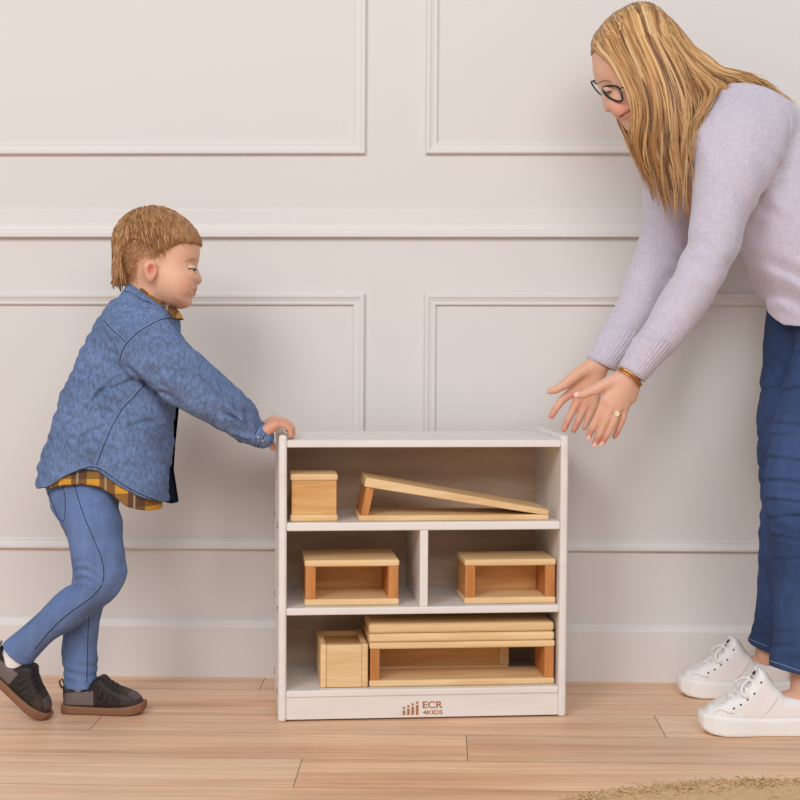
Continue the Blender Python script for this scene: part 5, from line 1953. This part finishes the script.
def floor_at(px, D):
    """floor point at depth D under picture column px"""
    lo_, hi_ = 400.0, 1500.0
    for _ in range(60):
        m_ = (lo_ + hi_) / 2
        q_ = on_floor(px, m_)
        if (q_ - CAM) @ Fw > D:
            lo_ = m_
        else:
            hi_ = m_
    return on_floor(px, lo_)


t_ = floor_at(696.5, 3.292)
m1 = Matrix.Translation((t_[0], t_[1], 0.0006)) @ Matrix.Rotation(math.radians(179), 4, 'Z') @ Matrix.Translation((-0.262, 0, 0))
white_shoe(m1, wbase)
t_ = floor_at(676.0, 3.618)
m2 = Matrix.Translation((t_[0], t_[1] + 0.008, 0.0006)) @ Matrix.Rotation(math.radians(176), 4, 'Z') @ Matrix.Translation((-0.262, 0, 0))
white_shoe(m2, wbase)

# ---- bracelet and ring
bc = [(620.5, 367.8, 3.225), (626, 370.2, 3.216), (633, 375.5, 3.214), (638.5, 381.2, 3.222), (641.2, 385.0, 3.238), (640, 384.5, 3.262), (632, 377, 3.274), (623, 369.5, 3.262), (619.4, 367.2, 3.242)]
(tb_, _c) = ring3(bc, 0.0024, 45)
brc = put('bracelet', tb_[0], tb_[1], 'gold', woman, wbase)
(tb_, _c) = ring3([(x - 1.6, y + 2.2, d_) for x, y, d_ in bc], 0.0012, 45)
put('chain', tb_[0], tb_[1], 'gold', brc, wbase)
k0 = Pc(616.4, 414, dn - 0.0045)
t_ = Pc(614.0, 421, dn - 0.004) - Pc(618, 406.5, dn - 0.005)
t_ /= np.linalg.norm(t_)
u_ = np.cross(t_, [0, 0, 1.0])
u_ /= np.linalg.norm(u_)
w__ = np.cross(t_, u_)
rg_ = [k0 + 0.0104 * (math.cos(a) * u_ + math.sin(a) * w__) for a in np.linspace(0, 2 * math.pi, 25)[:-1]]
v1, f1 = tube(c2w(np.array(rg_)), 0.0011, 6, closed=True)
ringo = put('ring', v1, f1, 'gold', woman, wbase)
vs_, n0 = [], 0
pt = []
top = k0 + np.array([0, 0, -0.0118])
for a in [None] + list(np.linspace(0, 2 * math.pi, 7)[:-1]):
    c_ = top if a is None else top + 0.0040 * np.array([math.cos(a), math.sin(a), 0.2])
    gg = Grid(c_ - 0.006, c_ + 0.006, 0.0009)
    gg.add(ell(c_, (0.0023, 0.0023, 0.0022)))
    ve, qe = gg.mesh(1)
    pt.append((list(c2w(ve)), [tuple(q) for q in qe]))
v1, f1 = merge(pt)
put('flower_setting', v1, f1, 'pearl', ringo, wbase)

# ---- long wavy hair
HC = [np.array(srgb(*c)) for c in ((208, 162, 106), (184, 132, 78), (234, 196, 146), (150, 98, 54), (222, 178, 122), (112, 74, 44))]
# guides from the parting; every guide is a run of (x, y, depth) control points
near_g = [
    [(597, 36, 3.372), (595.5, 43, 3.352), (597, 50, 3.335), (607, 58, 3.314), (617, 71, 3.300), (626.5, 88, 3.294), (632, 104, 3.296), (634, 120, 3.304), (632, 134, 3.310), (640, 158, 3.312), (652, 184, 3.315)],
    [(606, 28, 3.376), (607, 36, 3.345), (612, 50, 3.312), (624, 70, 3.294), (634, 92, 3.286), (639, 114, 3.288), (638, 136, 3.292), (642, 158, 3.300), (654, 180, 3.303), (661, 205, 3.306)],
    [(616, 19, 3.378), (618, 28, 3.342), (624, 44, 3.308), (634, 66, 3.290), (645, 92, 3.282), (650, 118, 3.280), (649, 146, 3.282), (656, 172, 3.286), (664, 200, 3.288), (668, 219, 3.290)],
    [(626, 12, 3.380), (630, 22, 3.340), (637, 40, 3.306), (648, 64, 3.287), (659, 92, 3.278), (664, 120, 3.276), (665, 148, 3.276), (672, 174, 3.276), (679, 198, 3.276), (684, 222, 3.277)],
    [(636, 7, 3.382), (642, 17, 3.340), (650, 36, 3.306), (661, 60, 3.288), (672, 88, 3.278), (678, 112, 3.272), (681, 138, 3.268), (684, 162, 3.266), (688, 188, 3.264), (690, 216, 3.266)],
    [(646, 6, 3.384), (654, 16, 3.344), (662, 34, 3.314), (673, 56, 3.298), (684, 78, 3.288), (692, 96, 3.280), (695, 112, 3.270), (691, 130, 3.262), (690, 152, 3.258), (691, 176, 3.258)],
    [(652, 8, 3.386), (662, 18, 3.352), (671, 34, 3.328), (683, 54, 3.314), (695, 70, 3.304), (705, 78, 3.296), (714, 88, 3.286), (712, 100, 3.276), (703, 113, 3.264), (696, 128, 3.258)],
    [(654, 8, 3.392), (666, 18, 3.364), (677, 34, 3.346), (690, 52, 3.338), (703, 63, 3.332), (718, 74, 3.330), (734, 79, 3.332), (748, 84, 3.336), (761, 90, 3.340), (776, 99, 3.330), (793, 112, 3.318)],
    [(655, 8, 3.398), (669, 20, 3.384), (681, 34, 3.375), (693, 49, 3.370), (706, 59, 3.366), (720, 71, 3.364), (738, 74, 3.366), (754, 78, 3.372), (768, 88, 3.376), (784, 100, 3.366), (797, 114, 3.350)],
]
far_g = [[(x + (0 if i < 2 else 0), y, 2 * HW_ - d_ + 0.005) for i, (x, y, d_) in enumerate(gd)] for gd in near_g[:7]]
# the far curtain of hair hangs in front of the far cheek: its tips show beside the chin
far_g[0] = [(601, 36, 3.398), (600, 43, 3.424), (601, 50, 3.446), (606, 62, 3.458), (611, 78, 3.466), (615, 96, 3.468), (617, 112, 3.462), (619, 124, 3.452), (624, 138, 3.440), (632, 156, 3.430)]
far_g[1] = [(606, 28, 3.394), (608, 36, 3.425), (613, 50, 3.455), (619, 70, 3.472), (624, 92, 3.478), (627, 110, 3.472), (628, 124, 3.462), (631, 142, 3.452), (639, 164, 3.445), (648, 190, 3.440)]
back_g = [near_g[7], near_g[8], [(655, 8, 3.404), (670, 20, 3.405), (682, 35, 3.405), (694, 50, 3.402), (707, 60, 3.398), (722, 72, 3.394), (740, 77, 3.394), (756, 82, 3.396), (770, 92, 3.394), (786, 104, 3.384), (799, 116, 3.370)],
          [(654, 9, 3.412), (669, 22, 3.424), (681, 38, 3.430), (693, 54, 3.430), (705, 66, 3.426), (718, 80, 3.420), (732, 90, 3.416), (742, 97, 3.412)]]


cap_prims = [ell(Pc(645, 52, HW_), (0.080, 0.096, 0.0755), rot_ab(40)), ell(Pc(668, 72, HW_), (0.052, 0.062, 0.066)),
             infl(px_poly([(590.6, 55), (591, 48), (596, 37), (605, 24), (618, 13), (635, 5), (650, 6), (664, 16), (660, 60), (625, 75), (606, 58)], HW_), HW_, 0.062, 0.055)]


def cap_sd(p):
    return np.min([f(p[:, 0], p[:, 1], p[:, 2]) for f, _l, _h in cap_prims], 0)


def push_out(p, gap):
    for _ in range(4):
        d = cap_sd(p) - gap
        if (d >= 0).all():
            break
        e = 0.0015
        gr = np.stack([cap_sd(p + e * np.eye(3)[i]) - cap_sd(p - e * np.eye(3)[i]) for i in range(3)], 1) / (2 * e)
        gr /= np.linalg.norm(gr, axis=1)[:, None] + 1e-9
        p = p + gr * np.maximum(-d, 0)[:, None]
    return p


def guide_at(G_, s, n=22):
    i = min(int(s), len(G_) - 2)
    t = s - i
    a = spline([Pc(*q) for q in G_[i]], n)
    b = spline([Pc(*q) for q in G_[i + 1]], n)
    return a * (1 - t) + b * t


hp_, hcol = [], []


CL = {}


def strands(G_, count, r0, jit, wave, lo_s=0.0, hi_s=None, cut=(0.72, 1.0), inward=0.0, per=5.0, pull=0.8):
    hi_s = len(G_) - 1.001 if hi_s is None else hi_s
    for _ in range(count):
        s = rng.uniform(lo_s, hi_s)
        lane = int(rng.integers(0, 3))
        key = (id(G_), int(s * per), lane)
        if key not in CL:
            CL[key] = (rng.uniform(0, 6.28), rng.uniform(1.2, 2.3), rng.uniform(0.5, 1.5), HC[int(rng.choice(6, p=[0.22, 0.2, 0.2, 0.16, 0.14, 0.08]))], rng.normal(0, 0.004, 3), rng.uniform(0.2, 0.8), rng.uniform(0.82, 1.0))
        ph, fr, aw, col, lof, cen, lcut = CL[key]
        sc = min(hi_s, (int(s * per) + cen) / per)
        a, c = guide_at(G_, s), guide_at(G_, sc)
        n = len(a)
        tt = np.linspace(0, 1, n)
        pl = (pull * np.clip(tt * 1.5 - 0.15, 0, 1) * (0.75 + 0.25 * np.sin(9 * tt + ph)))[:, None]
        q = a * (1 - pl) + c * pl
        am = wave * aw * np.clip(tt[:, None] * 1.4 - 0.2, 0, 1)
        q = q + np.stack([np.sin(fr * 6.28 * tt + ph), 0.3 * np.cos(fr * 5 * tt + ph * 2), 0.8 * np.cos(fr * 6.28 * tt + ph)], 1) * am
        q = q + (rng.normal(0, jit, 3) + lof) * (0.15 + 0.85 * tt[:, None])
        q[:, 2] += inward * rng.uniform(0, 1)
        m = int(n * min(1.0, rng.uniform(*cut) * lcut / 0.92))
        q = push_out(q[:max(6, m)], rng.uniform(0.0005, 0.0045))
        w = np.linspace(0, 1, len(q))
        rad = r0 * rng.uniform(0.6, 1.3) * np.clip(np.minimum(0.55 + 3 * w, 1.0) * (1 - w ** 3) + 0.08, 0.08, 1)
        v1, f1 = tube(c2w(q), rad, 5)
        hp_.append((v1, f1))
        c_ = (0.72 * col + 0.28 * HC[int(rng.integers(0, 6))]) * rng.uniform(0.85, 1.15)
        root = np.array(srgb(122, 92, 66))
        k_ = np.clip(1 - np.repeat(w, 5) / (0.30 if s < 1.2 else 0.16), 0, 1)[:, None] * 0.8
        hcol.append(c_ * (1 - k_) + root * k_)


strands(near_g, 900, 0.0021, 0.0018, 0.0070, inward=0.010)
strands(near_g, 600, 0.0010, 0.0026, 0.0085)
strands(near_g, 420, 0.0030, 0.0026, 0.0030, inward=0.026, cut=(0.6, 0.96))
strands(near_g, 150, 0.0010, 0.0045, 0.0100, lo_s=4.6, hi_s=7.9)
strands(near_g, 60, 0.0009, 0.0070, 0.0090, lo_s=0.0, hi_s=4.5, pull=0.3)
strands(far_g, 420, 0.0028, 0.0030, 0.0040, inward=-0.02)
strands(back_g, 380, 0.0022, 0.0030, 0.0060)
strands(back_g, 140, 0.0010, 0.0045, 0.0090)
v1, f1 = merge(hp_)
# scalp cap below the locks
gh = Grid(Pc(640, 60, HW_) - np.array([0.13, 0.12, 0.10]), Pc(640, 60, HW_) + np.array([0.12, 0.13, 0.10]), 0.0026)
for i_, pm in enumerate(cap_prims):
    gh.add(pm, 0.012 if i_ else 0)
A_, B_, C_ = gh.full()
gh.f = np.maximum(gh.f, poly_sd(A_, B_, px_poly([(580, 53), (592, 54.5), (600, 54), (607, 57.5), (614, 66), (624, 80), (632, 96), (640, 108), (660, 120), (700, 110), (720, 60), (690, 0), (640, -20), (580, 10)], HW_)) + 0 * C_)
V, Q = gh.mesh(1)
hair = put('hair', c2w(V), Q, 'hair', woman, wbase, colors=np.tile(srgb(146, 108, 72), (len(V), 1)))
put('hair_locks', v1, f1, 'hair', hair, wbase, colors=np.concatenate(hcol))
